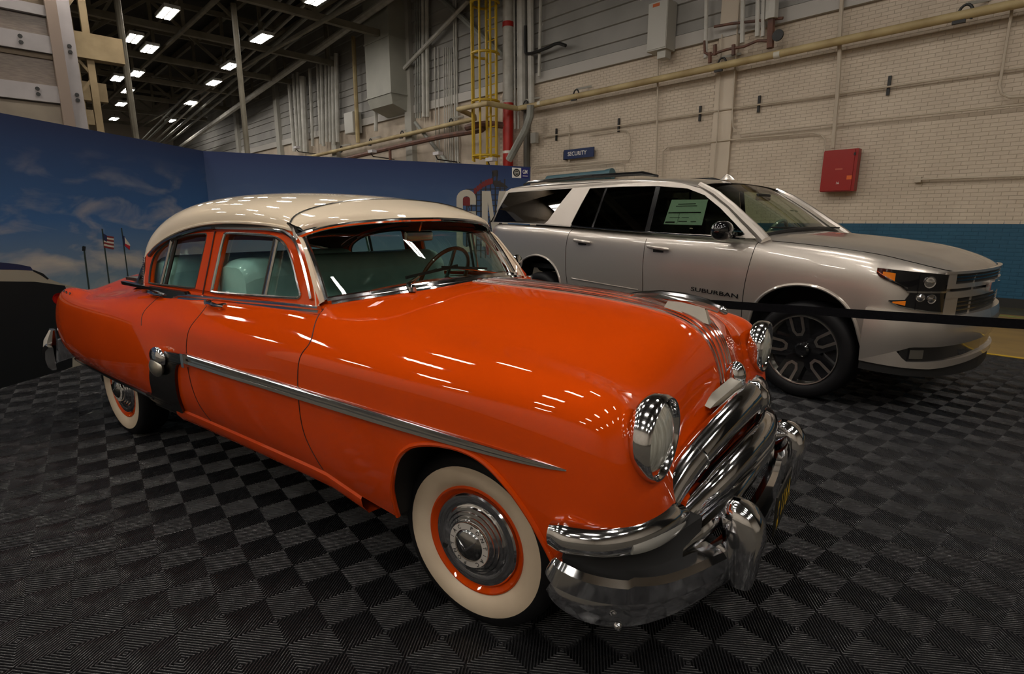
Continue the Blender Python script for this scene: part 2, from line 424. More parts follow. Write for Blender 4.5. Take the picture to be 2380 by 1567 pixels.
conduit([(1678,80),(1668,300),(1658,415)], .014, 'thin conduit on the left edge of the pilaster', .13)
def gearbox(name, c, size, m, label, cat):
    e = empty(name, label, cat, c, math.atan2(EL.y, EL.x)+math.pi)
    return e
# red fire cabinet: corners measured on the wall
rc = empty('fire_cabinet', 'red metal fire hose cabinet hung on the cream brick wall', 'cabinet', WP(2.58,2.05,.062), math.atan2(-EL.y,-EL.x))
M_CAB = mat('cabinet_red', (0.30,0.013,0.010), 0.38)
MB().box((0,-.10,.40), (.60,.20,.80)).build('body', M_CAB, rc, smooth=False)
MB().box((-.03,-.208,.40), (.55,.016,.77)).build('door', M_CAB, rc, smooth=False)
MB().box((.245,-.2175,.70),(.03,.012,.05)).add([(0,0,0)]*0, []).build('latch', M_BLACK, rc, smooth=False)
def flat_text(txt, size, m, parent, loc, fs=(1,1), name='lettering', rot=None):
    vs, fs_ = text_verts(txt, size, fs)
    Mx = rot or Matrix.Rotation(math.radians(90), 4, 'X')
    o = MB().add([Mx @ v for v in vs], fs_).build(name, m, parent, smooth=False); o.location = loc; return o
M_WHITE = mat('white_print', (0.75,0.73,0.68), 0.5)
flat_text('16', .065, M_WHITE, rc, (0,-.2175,.16), name='cabinet_number')
MB().box((.20,-.2172,.26),(.09,.003,.075)).build('sticker', mat('orange_sticker',(0.7,.13,.02),.5), rc, smooth=False)
MB().box((0,-.2172,.43),(.13,.003,.03)).build('faded_print', mat('faded_red',(0.45,.09,.06),.5), rc, smooth=False)
# security sign
ss = empty('security_sign', 'small navy sign reading SECURITY in white letters on the brick wall', 'sign', WP(9.34,3.22,.12), math.atan2(-EL.y,-EL.x))
M_NAVY = mat('sign_navy', (0.010,0.025,0.095), 0.4)
MB().box((0,0,.13),(1.08,.04,.26)).build('board', M_NAVY, ss, smooth=False)
MB().box((-.55,.06,.11),(.06,.12,.24)).build('bracket', M_BLACK, ss, smooth=False)
flat_text('SECURITY', .155, M_WHITE, ss, (-.05,-.022,.13))
# blue tube tank
tk = empty('blue_duct', 'blue painted round duct lying on the wall behind the wagon roof', 'duct', WP(9.3,2.68,.18), math.atan2(-EL.y,-EL.x))
mb = MB().tube([(-1.2,0,0),(-1.15,0,.02),(1.0,0,.02),(1.02,0,.02),(1.2,0,.04)], [.07,.10,.13,.15,.15], 14); mb.build('duct_body', mat('duct_blue', (0.07,0.16,0.20), .45), tk)
# grey electrical boxes
def ebox(s, z, w, h, d, label):
    e = empty('electrical_box', label, 'box', WP(s,z,.10), math.atan2(-EL.y,-EL.x))
    MB().box((0,-d/2,h/2),(w,d,h)).build('enclosure', M_GREYBOX, e, smooth=False)
    MB().box((0,-d-.006,h/2),(w*.94,.012,h*.95)).build('cover', M_GREYBOX, e, smooth=False)
    return e
e = ebox(6.75, 5.45, .52, 1.05, .40, 'tall grey electrical box with an orange warning strip high on the wall')
MB().box((-.05,-.414,.98),(.18,.004,.07)).build('warning_strip', mat('warning_orange',(.45,.09,.01),.5), e, smooth=False)
MB().box((.1,-.2,-.09),(.22,.25,.18)).build('gland_plate', M_GREYBOX, e, smooth=False)
e = ebox(21.9, 5.2, .8, .85, .4, 'grey electrical box among the far vertical pipes')
e = ebox(11.05, 3.78, .22, .30, .12, 'small dark grey switch box beside the bent grey pipe')
# riser, grey pipes, ladder
rp = empty('fire_riser', 'thick fire riser, red at the bottom and white above', 'pipe', WP(12.07,0,.3))
MB().tube([Vector((0,0,2.0)),Vector((0,0,5.05))], .17, 14).build('red_section', M_RED, rp)
MB().tube([Vector((0,0,5.05)),Vector((0,0,10))], .165, 14).build('white_section', M_PIPEW, rp)
for z in (5.12, 7.2): MB().tube([Vector((0,0,z)),Vector((0,0,z+.14))], .176, 14).build('riser_band', M_RED if z > 6 else M_PIPEW, rp)
MB().tube([Vector((0,0,3.55)),Vector((0,0,3.63))], .172, 14).build('white_marks', M_WHITE, rp)
def vpipe(px0, py0, px1, py1, r, m, label, off=.15, group=None):
    return pipe('vertical_pipe', [wpx(px0,py0,off), wpx(px1,py1,off)], r, m, label, 'pipe', group)
G1 = 'grey pipes beside the fire riser'; G2 = 'thin conduits left of the ladder'; G3 = 'pipe bank on the far wall'
for px, r in ((1195,.03),(1203,.03),(1212,.13),(1233,.10)):
    vpipe(px, -10, px+2, 300 if r < .1 else 255, r, M_PIPEW, 'pale vertical pipe standing just right of the fire riser', .2, G1)
vpipe(1257,-10,1253,178,.045,M_PIPEW,'slim white pipe with a red tip ending above the steam pipe',.2)
pipe('vertical_pipe', [wpx(1224,-10,.1), wpx(1224,390,.1)], .10, mat('dark_pipe',(.10,.095,.08),.5), 'dark grey pipe standing behind the pale pipes by the riser', 'pipe')
pipe('bent_pipe', [wpx(1233,245,.62), wpx(1232,270,.62), wpx(1222,300,.64), wpx(1183,372,.66)], .11, M_PIPEG, 'thick grey pipe bending down to the left in front of the wall', 'pipe')
pipe('hose', smooth_path([wpx(1221,60,.3), wpx(1221,115,.3), wpx(1230,125,.3), wpx(1270,112,.3), wpx(1295,101,.3), wpx(1315,106,.3)],4), .045, M_BLACK, 'black hose with yellow bands curling off the pale pipes', 'hose')
for px in (1012,1020,1033,1038,1043,1047,1051):
    vpipe(px-2, 110, px+2, 400, .022, M_PIPEW, 'thin pale conduit with a red band left of the yellow ladder', .1, G2)
for px in (1056,1061): vpipe(px-2, -5, px+4, 400, .035, M_PIPEW, 'white conduit, one of a pair beside the thin red-banded conduits', .1, 'white conduit pair')
for px in (965,970,975): vpipe(px, -5, px+2, 275, .03, M_PIPEG, 'thin grey pipe right of the grey wall column', .25, 'thin grey pipes by the wall column')
for px in (983,992): vpipe(px, -5, px+2, 272, .07, M_PIPEW, 'pale pipe with a collar right of the grey wall column', .2, 'collared pipes by the wall column')
for a, r in (((671,180,684,352),.10),((682,172,693,352),.09),((691,168,700,352),.09),((703,178,711,356),.16),((720,160,727,340),.08),((738,150,746,335),.08),((747,148,752,340),.09),((757,142,760,330),.07),((765,138,768,330),.07),((773,132,776,335),.09),((781,124,785,330),.10)):
    vpipe(*a, r, M_PIPEW, 'pale vertical pipe in the bank on the far wall', .3, G3)
vpipe(821,85,832,332,.09,M_PIPEY,'yellowed vertical pipe left of the big duct',.35)
vpipe(868,30,874,305,.08,M_PIPEW,'pale pipe on the left side of the big duct',.5)
pipe('diagonal_brace', [wpx(1018,-10,.20), wpx(1180,138,.20)], .09, M_PIPEG, 'dark diagonal steel brace crossing behind the ladder', 'brace')
pipe('diagonal_brace', [wpx(1100,-10,.32), wpx(905,195,.32)], .07, M_PIPEW, 'pale diagonal brace crossing the dark one on the siding', 'brace')
pipe('diagonal_brace', [wpx(965,285,.2), wpx(1045,385,.2)], .07, M_PIPEG, 'grey diagonal strut under the steam pipe', 'brace')
# hanging air duct
dt = empty('air_duct', 'large pale sheet metal air duct hanging down the wall to a sloped outlet', 'duct', WP(18.6,5.5,.1), math.atan2(-EL.y,-EL.x))
M_DUCT = noisy('duct_metal', (.38,.38,.33),(.31,.31,.27), scale=1, rough=.5)
MB().box((0,-.42,2.6),(1.75,.84,3.9)).build('duct_shaft', M_DUCT, dt, smooth=False)
MB().add([(-.88,0,.65),(.88,0,.65),(.88,-.84,.65),(-.88,-.84,.65),(-.8,0,0.05),(.8,0,.05),(.8,-.74,.28),(-.8,-.74,.28)],[(0,1,5,4),(1,2,6,5),(2,3,7,6),(3,0,4,7),(4,5,6,7)]).build('outlet', M_DUCT, dt, smooth=False)
for z in (.66, 2.6): MB().box((0,-.42,z),(1.82,.90,.05)).build('flange', M_DUCT, dt, smooth=False)
# fire main, rusty
pipe('fire_main', [wpx(800,370,.6), wpx(905,345,.6), wpx(1025,318,.6), wpx(1120,302,.6), wpx(1125,297,.6)], .09, M_PIPER, 'rusty brown pipe sloping below the steam pipe', 'pipe')
pipe('riser_branch', smooth_path([wpx(1085,297,.9), wpx(1100,293,.9), wpx(1130,288,.6), wpx(1180,293,.35)],3), .10, M_PIPER, 'dark red branch pipe joining the fire riser behind the ladder', 'pipe')
vpipe(906,340,907,372,.06,M_PIPER,'short rusty stub pipe hanging from the rusty main',.6)
# upper right pipe cluster
for px, b, r in ((1642,135,.045),(1727,100,.05),(1762,85,.05),(1775,85,.045)):
    vpipe(px,-10,px-2,b,r,M_PIPEW,'pale pipe coming down near the pilaster top',.3,'pipes above the rusty valves')
vpipe(1796,-10,1793,45,.13,M_PIPEW,'wide white downpipe ending over the rusty valve',.35)
vp = pipe('valve_pipe', [wpx(1793,45,.35), wpx(1790,112,.35)], .075, M_PIPER, 'rusty drop pipe with a round valve wheel and dark branches', 'pipe')
b = vp.location
MB().lathe([(.0,-.02),(.11,-.02),(.11,.02),(0,.02)],14, frame_m(wpx(1808,82,.45)-b, EL, (0,0,1))).build('valve_wheel', M_BLACK, vp)
MB().tube([p-b for p in pxs([(1790,95),(1760,95),(1730,108),(1690,115),(1650,128),(1638,122),(1637,95)],.35)], .03, 6).build('branch', M_PIPER, vp)
MB().tube([p-b for p in pxs([(1660,62),(1700,55),(1820,42)],.3)], .03, 6).build('rail', M_PIPER, vp)
for px, py in ((1650,130),(1662,112),(1705,112)): MB().tube([p-b for p in pxs([(px,py-8),(px,py+16)],.35)], .045, 6).build('valve_body', M_PIPER, vp)
# caged ladder
ld = empty('caged_ladder', 'yellow caged ladder climbing the wall beside the fire riser', 'ladder', WP(12.45,3.0,.9), math.atan2(-EL.y,-EL.x))
for x in (-.22,.22): MB().tube([(x,.25,-.6),(x,.25,6.5)], .045, 6).build('rail', M_YEL, ld)
for a in (-70,-25,25,70):
    x, y = .42*math.sin(math.radians(a)), -.42*math.cos(math.radians(a))
    MB().tube([(x,y,.3),(x,y,6.5)], .035, 6).build('cage_bar', M_YEL, ld)
for z in (.45, 2.05, 3.4, 4.8):
    MB().tube([(.42*math.sin(math.radians(t)),-.42*math.cos(math.radians(t)),z) for t in range(-130,131,20)], .04, 6).build('hoop', M_YEL, ld)
for k in range(22): MB().tube([(-.22,.25,-.5+k*.31),(.22,.25,-.5+k*.31)], .018, 5).build('rung', M_YEL, ld)
# small floodlights on the steam pipe line above the backdrop
for px, py in ((865,352),(1018,357),(1142,371),(690,343)):
    p = wpx(px, py, 1.2)
    e = empty('floodlight', 'small pale floodlight on an arm peeking over the backdrop', 'floodlight', p, math.atan2(-EL.y,-EL.x), 'floodlights behind the backdrop')
    MB().box((0,0,0),(.32,.2,.1)).build('head', mat('flood_white',(.55,.53,.55),.4), e, smooth=False)
    MB().tube([(-.16,0,-.02),(-.3,.2,-.15),(-.32,1.19,-.18)], .022, 6).build('arm', M_BLACK, e)
# green steel stand behind the backdrop
gs = empty('steel_stand', 'dark green steel frame standing behind the backdrop', 'frame', WP(25.5,3.0,2.2), math.atan2(-EL.y,-EL.x))
M_GRN = mat('dark_green_steel',(.02,.045,.03),.5)
for x in (-.7,.7): MB().bar((x,0,-3.0),(x,0,1.0),.12).build('post', M_GRN, gs, smooth=False)
MB().bar((-2.6,0,.95),(1.2,0,1.0),.12).build('top_beam', M_GRN, gs, smooth=False)
MB().bar((-2.6,0,.45),(-.7,0,.55),.10).build('side_beam', M_GRN, gs, smooth=False)
# pipe rack under the roof along the wall
for k, (o, dz, r, m) in enumerate(((1.2,0,.13,M_PIPEW),(1.9,.45,.06,M_PIPEG),(2.3,.55,.08,M_PIPEG),(2.7,.62,.05,M_PIPEW),(3.1,.75,.07,M_PIPEG),(3.4,.8,.05,M_PIPEG))):
    a = wpx(900,0,1.2)+WN*(o-1.2)+Vector((0,0,dz)); b_ = wpx(450,320,1.2)+WN*(o-1.2)+Vector((0,0,dz*.6))
    d = (b_-a).normalized()
    pipe('overhead_pipe', [a-d*14, b_+d*6], r, m, ['thick pale pipe running under the roof along the wall','grey pipe in the rack under the roof beside the wall'][k > 0], 'pipe', None if k == 0 else 'pipe rack under the roof')

# ------------------------------------------------------------------ roof, trusses, lights
LZ = 8.0
ceil = struct(MB().add([WP(s,11.0,o) for o in (-.35, 34) for s in (-16, 55)]+[WP(s,11.2,o) for o in (-.35, 34) for s in (-16, 55)], [(0,1,3,2),(4,6,7,5)]).build('ceiling', M_DECK, smooth=False))
for k in range(12):
    o = 1.0+k*2.1
    MB().bar(WP(-16,10.75,o), WP(55,10.75,o), .14, .28).build('purlin', M_STEEL, ceil, smooth=False)
def truss(s):
    e = empty('roof_truss', 'steel roof truss spanning out from the wall above the lamps', 'truss', WP(s,8.3,0), math.atan2(WN.y, WN.x), 'roof trusses')
    MB().bar((.3,0,0),(24,0,0),.20,.22).build('bottom_chord', M_STEEL, e, smooth=False)
    MB().bar((.3,0,2.35),(24,0,2.35),.18,.2).build('top_chord', M_STEEL, e, smooth=False)
    for k in range(9):
        x = .6+k*2.8
        MB().bar((x,0,.1),(x,0,2.3),.12,.12).build('upright', M_STEEL, e, smooth=False)
        if k < 8:
            a, b = ((x,0,.1),(x+2.8,0,2.3)) if k % 2 else ((x,0,2.3),(x+2.8,0,.1))
            MB().bar(a, b, .11, .11).build('web_brace', M_STEEL, e, smooth=False)
    return e
T0 = truss(18.4)
for s in (13.4, 23.3, 27.9, 32.5, 37.4, 42.3, 48): clone(T0, None, WP(s,8.3,0))
for o in (3.2, 6.4, 9.8):
    rl = MB().bar(WP(10,8.16,o), WP(50,8.16,o), .10, .12).build('light_rail', M_STEEL, smooth=False)
    tag(rl, 'long steel rail carrying a row of hanging lamps', 'rail', 'lamp rails')
def lamp(p, label, group=None):
    e = empty('ceiling_light', label, 'ceiling light', p, math.atan2(EL.y, EL.x), group)
    MB().box((0,0,.095),(1.28,.46,.11)).build('housing', mat('lamp_housing',(.5,.5,.48),.4), e, smooth=False)
    for y in (-.11,.11): MB().box((0,y,.036),(1.2,.15,.008)).build('lamp_tube', M_TUBE, e, smooth=False)
    MB().bar((-.4,0,.13),(-.4,0,.30),.02).add([],[]).build('hanger', M_BLACK, e, smooth=False)
    return e
L0 = None
seen = [(390,35),(348,117),(318,174),(297,214),(282,244),(265,278),(311,93),(273,185),(608,93),(535,157),(497,195),(443,241),(397,282),(742,0)]
spots = [(at_z(px,py,LZ),'bright twin tube lamp hanging among the far trusses','lamps in view under the roof') for px, py in seen]
for o in LAMP_ROWS:
    for s in LAMP_S:
        spots.append((WP(s,LZ,o), 'bright twin tube lamp hanging over the parked cars', 'lamps over the cars'))
for p, lb, g in spots:
    if L0 is None: L0 = lamp(p, lb, g)
    else:
        c = clone(L0, None, p); tag(c, lb, 'ceiling light', g)

# ------------------------------------------------------------------ left: crane columns and panelled partition
def lattice(p, label):
    e = empty('crane_column', label, 'column', (p.x,p.y,0), math.atan2(-WN.y,-WN.x), 'crane columns on the left')
    for x in (-.35,.35): MB().bar((x,0,0),(x,0,10.5),.16,.16).build('column_leg', M_TAN, e, smooth=False)
    for k in range(9):
        z = 1.0+k*1.05; a, b = ((-.35,0,z),(.35,0,z+1.0)) if k % 2 else ((.35,0,z),(-.35,0,z+1.0))
        MB().bar(a,b,.07,.07).build('lacing', M_TAN, e, smooth=False)
    MB().box((.45,0,p.z),(1.3,.35,.62)).build('bracket', M_TAN, e, smooth=False)
    return e
for p in (at_z(165,103,5.9), at_z(157,207,5.9), at_z(155,268,5.9)): lattice(p, 'tan lattice crane column with a stub bracket beyond the backdrop')
pt = empty('panelled_partition', 'tall tan partition of banded steel panels and a dark post behind the backdrop', 'partition', WP(17.0,0,10.9), math.atan2(WN.y,WN.x))
for (z0, z1, d, m_) in ((0,4.2,.0,'a'),(4.22,4.60,.12,'b'),(4.62,5.2,.0,'c'),(5.2,5.31,.05,'d'),(5.32,5.70,.14,'b'),(5.72,6.12,.0,'c'),(6.14,6.36,.12,'b'),(6.38,8.2,.0,'d')):
    mm = {'a': noisy('partition_tan',(.30,.25,.19),(.22,.18,.14),scale=1.5,rough=.5), 'b': noisy('partition_pale',(.34,.31,.31),(.27,.25,.25),scale=1.5,rough=.45), 'c': noisy('partition_brown',(.20,.155,.125),(.13,.10,.08),scale=6,rough=.35,stretch=(1,1,8)), 'd': mat('partition_dark',(.13,.095,.06),.6)}[m_]
    MB().box((3.2,.1+d/2,(z0+z1)/2),(6.6,.2+d,z1-z0)).build('partition_panel', mm, pt, smooth=False)
MB().box((-.15,.22,4.2),(.22,.36,8.4)).build('post', mat('partition_post',(.22,.165,.13),.5), pt, smooth=False)
MB().box((-.40,.12,4.2),(.26,.16,8.4)).build('post_flange', MATS['partition_pale'], pt, smooth=False)
for x, z in ((.5,5.45),(.5,5.58),(.35,4.36),(.35,4.48),(-.40,4.36),(-.40,4.48),(-.40,5.45),(-.40,5.58)):
    MB().lathe([(0,.0),(.045,.0),(.045,.03),(0,.03)],8, frame_m((x,.37 if x>0 else .22,z),(1,0,0),(0,0,-1))).build('bolt', M_BLACK, pt)
for k, (px, py, z_) in enumerate(((272,0,7.9),(545,40,7.9))):
    p = at_z(px, py, z_)
    lst = pipe('roof_post', [(p.x,p.y,0.0),(p.x,p.y,8.3)], .09, M_STEEL, ['slim grey steel post left of the lamps','slim grey steel post in front of the pipe rack'][k], 'post')
# ------------------------------------------------------------------ printed backdrop walls
PH = 2.37
PA_ = at_z(0,278,PH); PF_ = at_z(472,351,PH); PE_ = at_z(1233,388,PH)
for v in (PA_, PF_, PE_): v.z = 0
PA_ = PF_ + (rot(-5.04,2.34)-PF_).normalized()*5.2
def sky_print(name, c_top, c_mid, c_low, cloud, seed, cl_amt):
    M = bpy.data.materials.new(name); M.use_nodes = True; nt = M.node_tree; b = nt.nodes['Principled BSDF']
    b.inputs['Roughness'].default_value = 0.55; b.inputs['Specular IOR Level'].default_value = 0.25
    tc = nt.nodes.new('ShaderNodeTexCoord'); sx = nt.nodes.new('ShaderNodeSeparateXYZ'); nt.links.new(tc.outputs['Object'], sx.inputs[0])
    mr = nt.nodes.new('ShaderNodeMapRange'); mr.inputs['From Max'].default_value = PH; nt.links.new(sx.outputs['Z'], mr.inputs['Value'])
    cr = nt.nodes.new('ShaderNodeValToRGB'); e = cr.color_ramp.elements
    e[0].position = 0.30; e[0].color = (*c_low,1); e[1].position = 1.0; e[1].color = (*c_top,1)
    q = cr.color_ramp.elements.new(0.62); q.color = (*c_mid,1)
    nt.links.new(mr.outputs[0], cr.inputs[0])
    mp = nt.nodes.new('ShaderNodeMapping'); mp.inputs['Scale'].default_value = (0.9,0.9,2.6); mp.inputs['Location'].default_value = (seed,0,seed*.3)
    nt.links.new(tc.outputs['Object'], mp.inputs['Vector'])
    n = nt.nodes.new('ShaderNodeTexNoise'); n.inputs['Scale'].default_value = 1.5; n.inputs['Detail'].default_value = 9; n.inputs['Distortion'].default_value = 0.5
    nt.links.new(mp.outputs[0], n.inputs['Vector'])
    m2 = nt.nodes.new('ShaderNodeMapRange'); m2.inputs['From Min'].default_value = 0.50; m2.inputs['From Max'].default_value = 0.74; nt.links.new(n.outputs['Fac'], m2.inputs['Value'])
    # clouds lie low on the print
    m3 = nt.nodes.new('ShaderNodeMapRange'); m3.inputs['From Min'].default_value = PH*0.93; m3.inputs['From Max'].default_value = PH*0.55; nt.links.new(sx.outputs['Z'], m3.inputs['Value'])
    mu = nt.nodes.new('ShaderNodeMath'); mu.operation = 'MULTIPLY'; nt.links.new(m2.outputs[0], mu.inputs[0]); nt.links.new(m3.outputs[0], mu.inputs[1])
    mu2 = nt.nodes.new('ShaderNodeMath'); mu2.operation = 'MULTIPLY'; mu2.inputs[1].default_value = cl_amt; nt.links.new(mu.outputs[0], mu2.inputs[0])
    mx = nt.nodes.new('ShaderNodeMix'); mx.data_type = 'RGBA'; mx.inputs['B'].default_value = (*cloud,1)
    nt.links.new(mu2.outputs[0], mx.inputs['Factor']); nt.links.new(cr.outputs[0], mx.inputs['A']); nt.links.new(mx.outputs['Result'], b.inputs['Base Color'])
    return M
class Panel:
    def __init__(s, a, b, name, label, material, facing):
        s.a = a; s.d = (b-a).normalized(); s.L = (b-a).length; s.n = Vector((s.d.y,-s.d.x,0)); s.n = s.n if s.n.dot(CAM-a) > 0 else -s.n
        s.e = empty(name, label, 'display wall', a, math.atan2(s.d.y, s.d.x))
        s.sg = 1 if (Matrix.Rotation(-math.atan2(s.d.y,s.d.x),3,'Z') @ s.n).y > 0 else -1
        o = MB().box((s.L/2,-s.sg*.03,PH/2),(s.L,.06,PH)).build('print_face', material, s.e, smooth=False)
        MB().box((s.L/2,-s.sg*.075,PH/2),(s.L-.02,.03,PH-.02)).build('back_frame', M_BLACK, s.e, smooth=False)
    def loc(s, px, py):
        p = at_plane(px, py, s.a, s.n)-s.a; return p.dot(s.d), p.z
    def poly(s, pts, m, name, lift=.002, metric=False):
        q = pts if metric else [s.loc(*p) for p in pts]
        y = s.sg*lift
        mb = MB(); n = len(q)
        mb.add([(x,y,z) for x, z in q]+[(x,0,z) for x, z in q], [tuple(range(n))]+[(i,(i+1)%n,n+(i+1)%n,n+i) for i in range(n)])
        o = mb.build(name, m, s.e, smooth=False); return o
    def strips(s, segs, m, name, lift=.002):
        mb = MB()
        for x0,y0,x1,y1,w in segs:
            a = Vector(s.loc(x0,y0)); b = Vector(s.loc(x1,y1)); d = (b-a).normalized(); nn = Vector((-d.y,d.x))*(w/2)
            mb.add([(p.x, s.sg*lift, p.y) for p in (a+nn,a-nn,b-nn,b+nn)], [(0,1,2,3)])
        return mb.build(name, m, s.e, smooth=False)
LP_ = Panel(PA_, PF_, 'printed_wall', 'display wall printed with blue sky, flagpoles and a dark car behind the orange tail', sky_print('sky_print_left',(0.020,0.032,0.085),(0.040,0.115,0.27),(0.19,0.26,0.30),(0.50,0.44,0.36),3.1,.9), 1)
RP_ = Panel(PF_, PE_, 'printed_wall', 'display wall printed with navy sky, a roller coaster and big white letters', sky_print('sky_print_right',(0.022,0.036,0.105),(0.070,0.13,0.26),(0.20,0.27,0.31),(0.18,0.21,0.27),7.7,.35), 1)
P_BLK = mat('print_black',(0.004,0.005,0.006),.5); P_WHT = mat('print_white',(0.50,0.46,0.38),.6); P_POLE = mat('print_pole',(0.02,0.035,0.03),.6)
P_RED = mat('print_red',(0.17,0.02,0.02),.6); P_NVY = mat('print_navy',(0.012,0.016,0.06),.6); P_TIM = mat('print_timber',(0.035,0.03,0.028),.7)
P_CRM = mat('print_cream',(0.30,0.27,0.21),.6)
# dark car in the print
LP_.poly([(-400,905),(-400,620),(0,622),(78,631),(118,650),(150,662),(150,700),(200,868),(160,900)], P_CRM, 'car_roof_print', .0015)
LP_.poly([(-400,1070),(-400,650),(0,654),(80,655),(150,664),(168,700),(168,853)], P_BLK, 'car_body_print', .0025)
LP_.poly([(-400,606),(0,610),(40,614),(70,620),(77,629),(40,627),(-400,622)], P_NVY, 'roof_spoiler_print', .003)
LP_.poly([(77,627),(100,636),(113,648),(110,650),(95,640),(77,631)], P_BLK, 'trim_print', .003)
LP_.strips([(150,663,185,672,.02),(185,672,215,682,.02)], P_CRM, 'boot_print', .0015)
# flagpoles and flags
LP_.strips([(194,572,209,690,.020)], P_POLE, 'lamp_pole_print'); LP_.poly([(191,573),(199,573),(198,583),(191,583)], P_BLK, 'lamp_head_print', .003)
LP_.strips([(237,532,254,660,.018)], P_POLE, 'flagpole_print'); LP_.strips([(282,530,298,648,.016)], P_POLE, 'flagpole_print')
for k in range(7):
    y = 546+k*4.2
    LP_.poly([(241,y),(252,y+2.5),(264,y+4.5),(264,y+8.4),(252,y+6.5),(241,y+4.0)], [P_RED,P_WHT][k%2], 'flag_stripe_print', .003)
LP_.poly([(240,543),(248,548),(248,562),(241,559)], P_NVY, 'flag_canton_print', .004)
LP_.poly([(284,546),(289,550),(290,570),(287,571)], P_NVY, 'flag_field_print', .003)
LP_.poly([(289,551),(302,569),(302,572),(290,566)], P_WHT, 'flag_field_print', .003); LP_.poly([(290,566),(302,572),(301,581),(288,570)], mat('print_flag_red',(.35,.01,.02),.6), 'flag_field_print', .003)
# roller coaster, letters and logos on the other wall
import random as _r
_r.seed(4)
seg = []
for k in range(9):
    x = 1085+k*11; top = 445 if k < 3 else 425-abs(k-5)*3
    seg.append((x,top,x+(_r.random()-.5)*2,600,.022))
for k in range(12): y = 440+k*13; seg.append((1083,y,1178,y+(_r.random()-.5)*4,.016))
for k in range(8): x = 1085+k*11; seg.append((x,470+k%3*20,x+11,500+k%3*20,.012)); seg.append((x+11,510,x,545,.012))
RP_.strips(seg, P_TIM, 'coaster_timber_print', .0015)
RP_.strips([(1145,425,1146,400,.03),(1154,422,1156,397,.03),(1144,404,1157,402,.10)], P_TIM, 'coaster_tower_print', .0015)
RP_.poly([(1142,421),(1155,419),(1172,427),(1182,437),(1170,436),(1150,434)], P_TIM, 'coaster_deck_print', .0018)
for k in range(7):
    x = 1101+k*6.3; y = 448-26*math.sin((k+.6)/7*1.5)
    RP_.poly([(x,y-6),(x+5,y-9),(x+7,y),(x+6,y+5),(x,y+7)], P_RED, 'coaster_car_print', .0022)
RP_.poly([(1076,458),(1093,458),(1093,478),(1076,478)], P_RED, 'coaster_car_print', .0018)
def arc(cx, cy, rx, ry, a0, a1, n=10): return [(cx+rx*math.cos(math.radians(a0+(a1-a0)*k/n)), cy-ry*math.sin(math.radians(a0+(a1-a0)*k/n))) for k in range(n+1)]
G = [(1106,476)]+arc(1083.5,462,22.5,21,0,180)+[(1061,560)]+[(1061,566)]+arc(1083.5,566,22.5,21,180,360)+[(1106,491),(1085,491),(1085,505),(1092,505),(1092,566)]+arc(1084,566,8.5,8,0,-180)+[(1075.5,462)]+arc(1084,464,8.5,8,180,0)+[(1092.5,476)]
RP_.poly(G, P_WHT, 'letter_print', .004)
RP_.poly([(1120,444),(1140,444),(1150,520),(1160,444),(1180,444),(1180,545),(1167,545),(1167,478),(1155,545),(1145,545),(1133.5,470),(1133.5,545),(1120,545)], P_WHT, 'letter_print', .004)
RP_.poly([(1120,560),(1200,562),(1200,575),(1120,573)], P_WHT, 'letter_bar_print', .003)
RP_.poly([(1190,389.5),(1211,390.5),(1211,414),(1190,413)], M_WHITE, 'union_badge_print', .003)
RP_.poly([(1211,390.5),(1229,391),(1229,414),(1211,414)], mat('print_blue',(0.01,0.012,0.13),.5), 'maker_badge_print', .003)
cx_, cz_ = RP_.loc(1200.5,401.7)
gear = []
for k in range(48):
    r = .062 if k % 2 else .070; a = 2*math.pi*k/48; gear.append((cx_+r*math.cos(a), cz_+r*math.sin(a)))
RP_.poly(gear, P_BLK, 'gear_print', .005, True)
RP_.poly([(cx_+.045*math.cos(2*math.pi*k/24), cz_+.045*math.sin(2*math.pi*k/24)) for k in range(24)], P_WHT, 'gear_print', .006, True)
RP_.poly([(cx_+.038*math.cos(2*math.pi*k/24), cz_+.038*math.sin(2*math.pi*k/24)) for k in range(24)], P_TIM, 'gear_print', .007, True)
_rot = Matrix.Rotation(math.radians(90),4,'X')
if RP_.sg > 0: _rot = Matrix.Rotation(math.pi,4,'Z') @ _rot
flat_text('UAW', .034, M_WHITE, RP_.e, (cx_, RP_.sg*.009, cz_), (.9,1.2), 'union_lettering', _rot)
gx, gz = RP_.loc(1220,400)
flat_text('GM', .078, M_WHITE, RP_.e, (gx, RP_.sg*.006, gz), (.8,1.2), 'maker_lettering', _rot)
RP_.strips([(1214.5,409,1226,409.6,.012)], M_WHITE, 'underline_print', .006)

# ------------------------------------------------------------------ belt barrier between the cars
bp0 = at_z(1470,690,.93); bp1 = at_z(2380,752,.93); bd = (bp1-bp0).normalized()
bp0 = bp0-bd*.75; bp1 = bp1+bd*.55
M_BELT = noisy('black_belt', (0.005,0.005,0.007),(0.003,0.003,0.004), scale=60, rough=.8, spec=.1)
bl = empty('belt_barrier', 'black retractable belt stretched between two posts in front of the silver wagon', 'barrier', (bp0.x,bp0.y,0), math.atan2(bd.y,bd.x))
LB = (bp1-bp0).length
mb = MB(); rows = []
for k in range(25):
    x = LB*k/24; sag = -.012*math.sin(math.pi*k/24)
    rows.append([(x,.0015,.905+sag),(x,.0015,.957+sag),(x,-.0015,.957+sag),(x,-.0015,.905+sag),(x,.0015,.905+sag)])
mb.grid(rows).build('belt', M_BELT, bl, smooth=False)
for x in (0, LB):
    MB().lathe([(0,0),(.17,0),(.175,.012),(.12,.03),(.035,.045),(.032,.05),(.032,.86),(.045,.87),(.045,.98),(.03,1.0),(0,1.0)],20, Matrix.Translation((x,0,0))).build('post', mat('black_post',(.012,.012,.012),.35), bl)
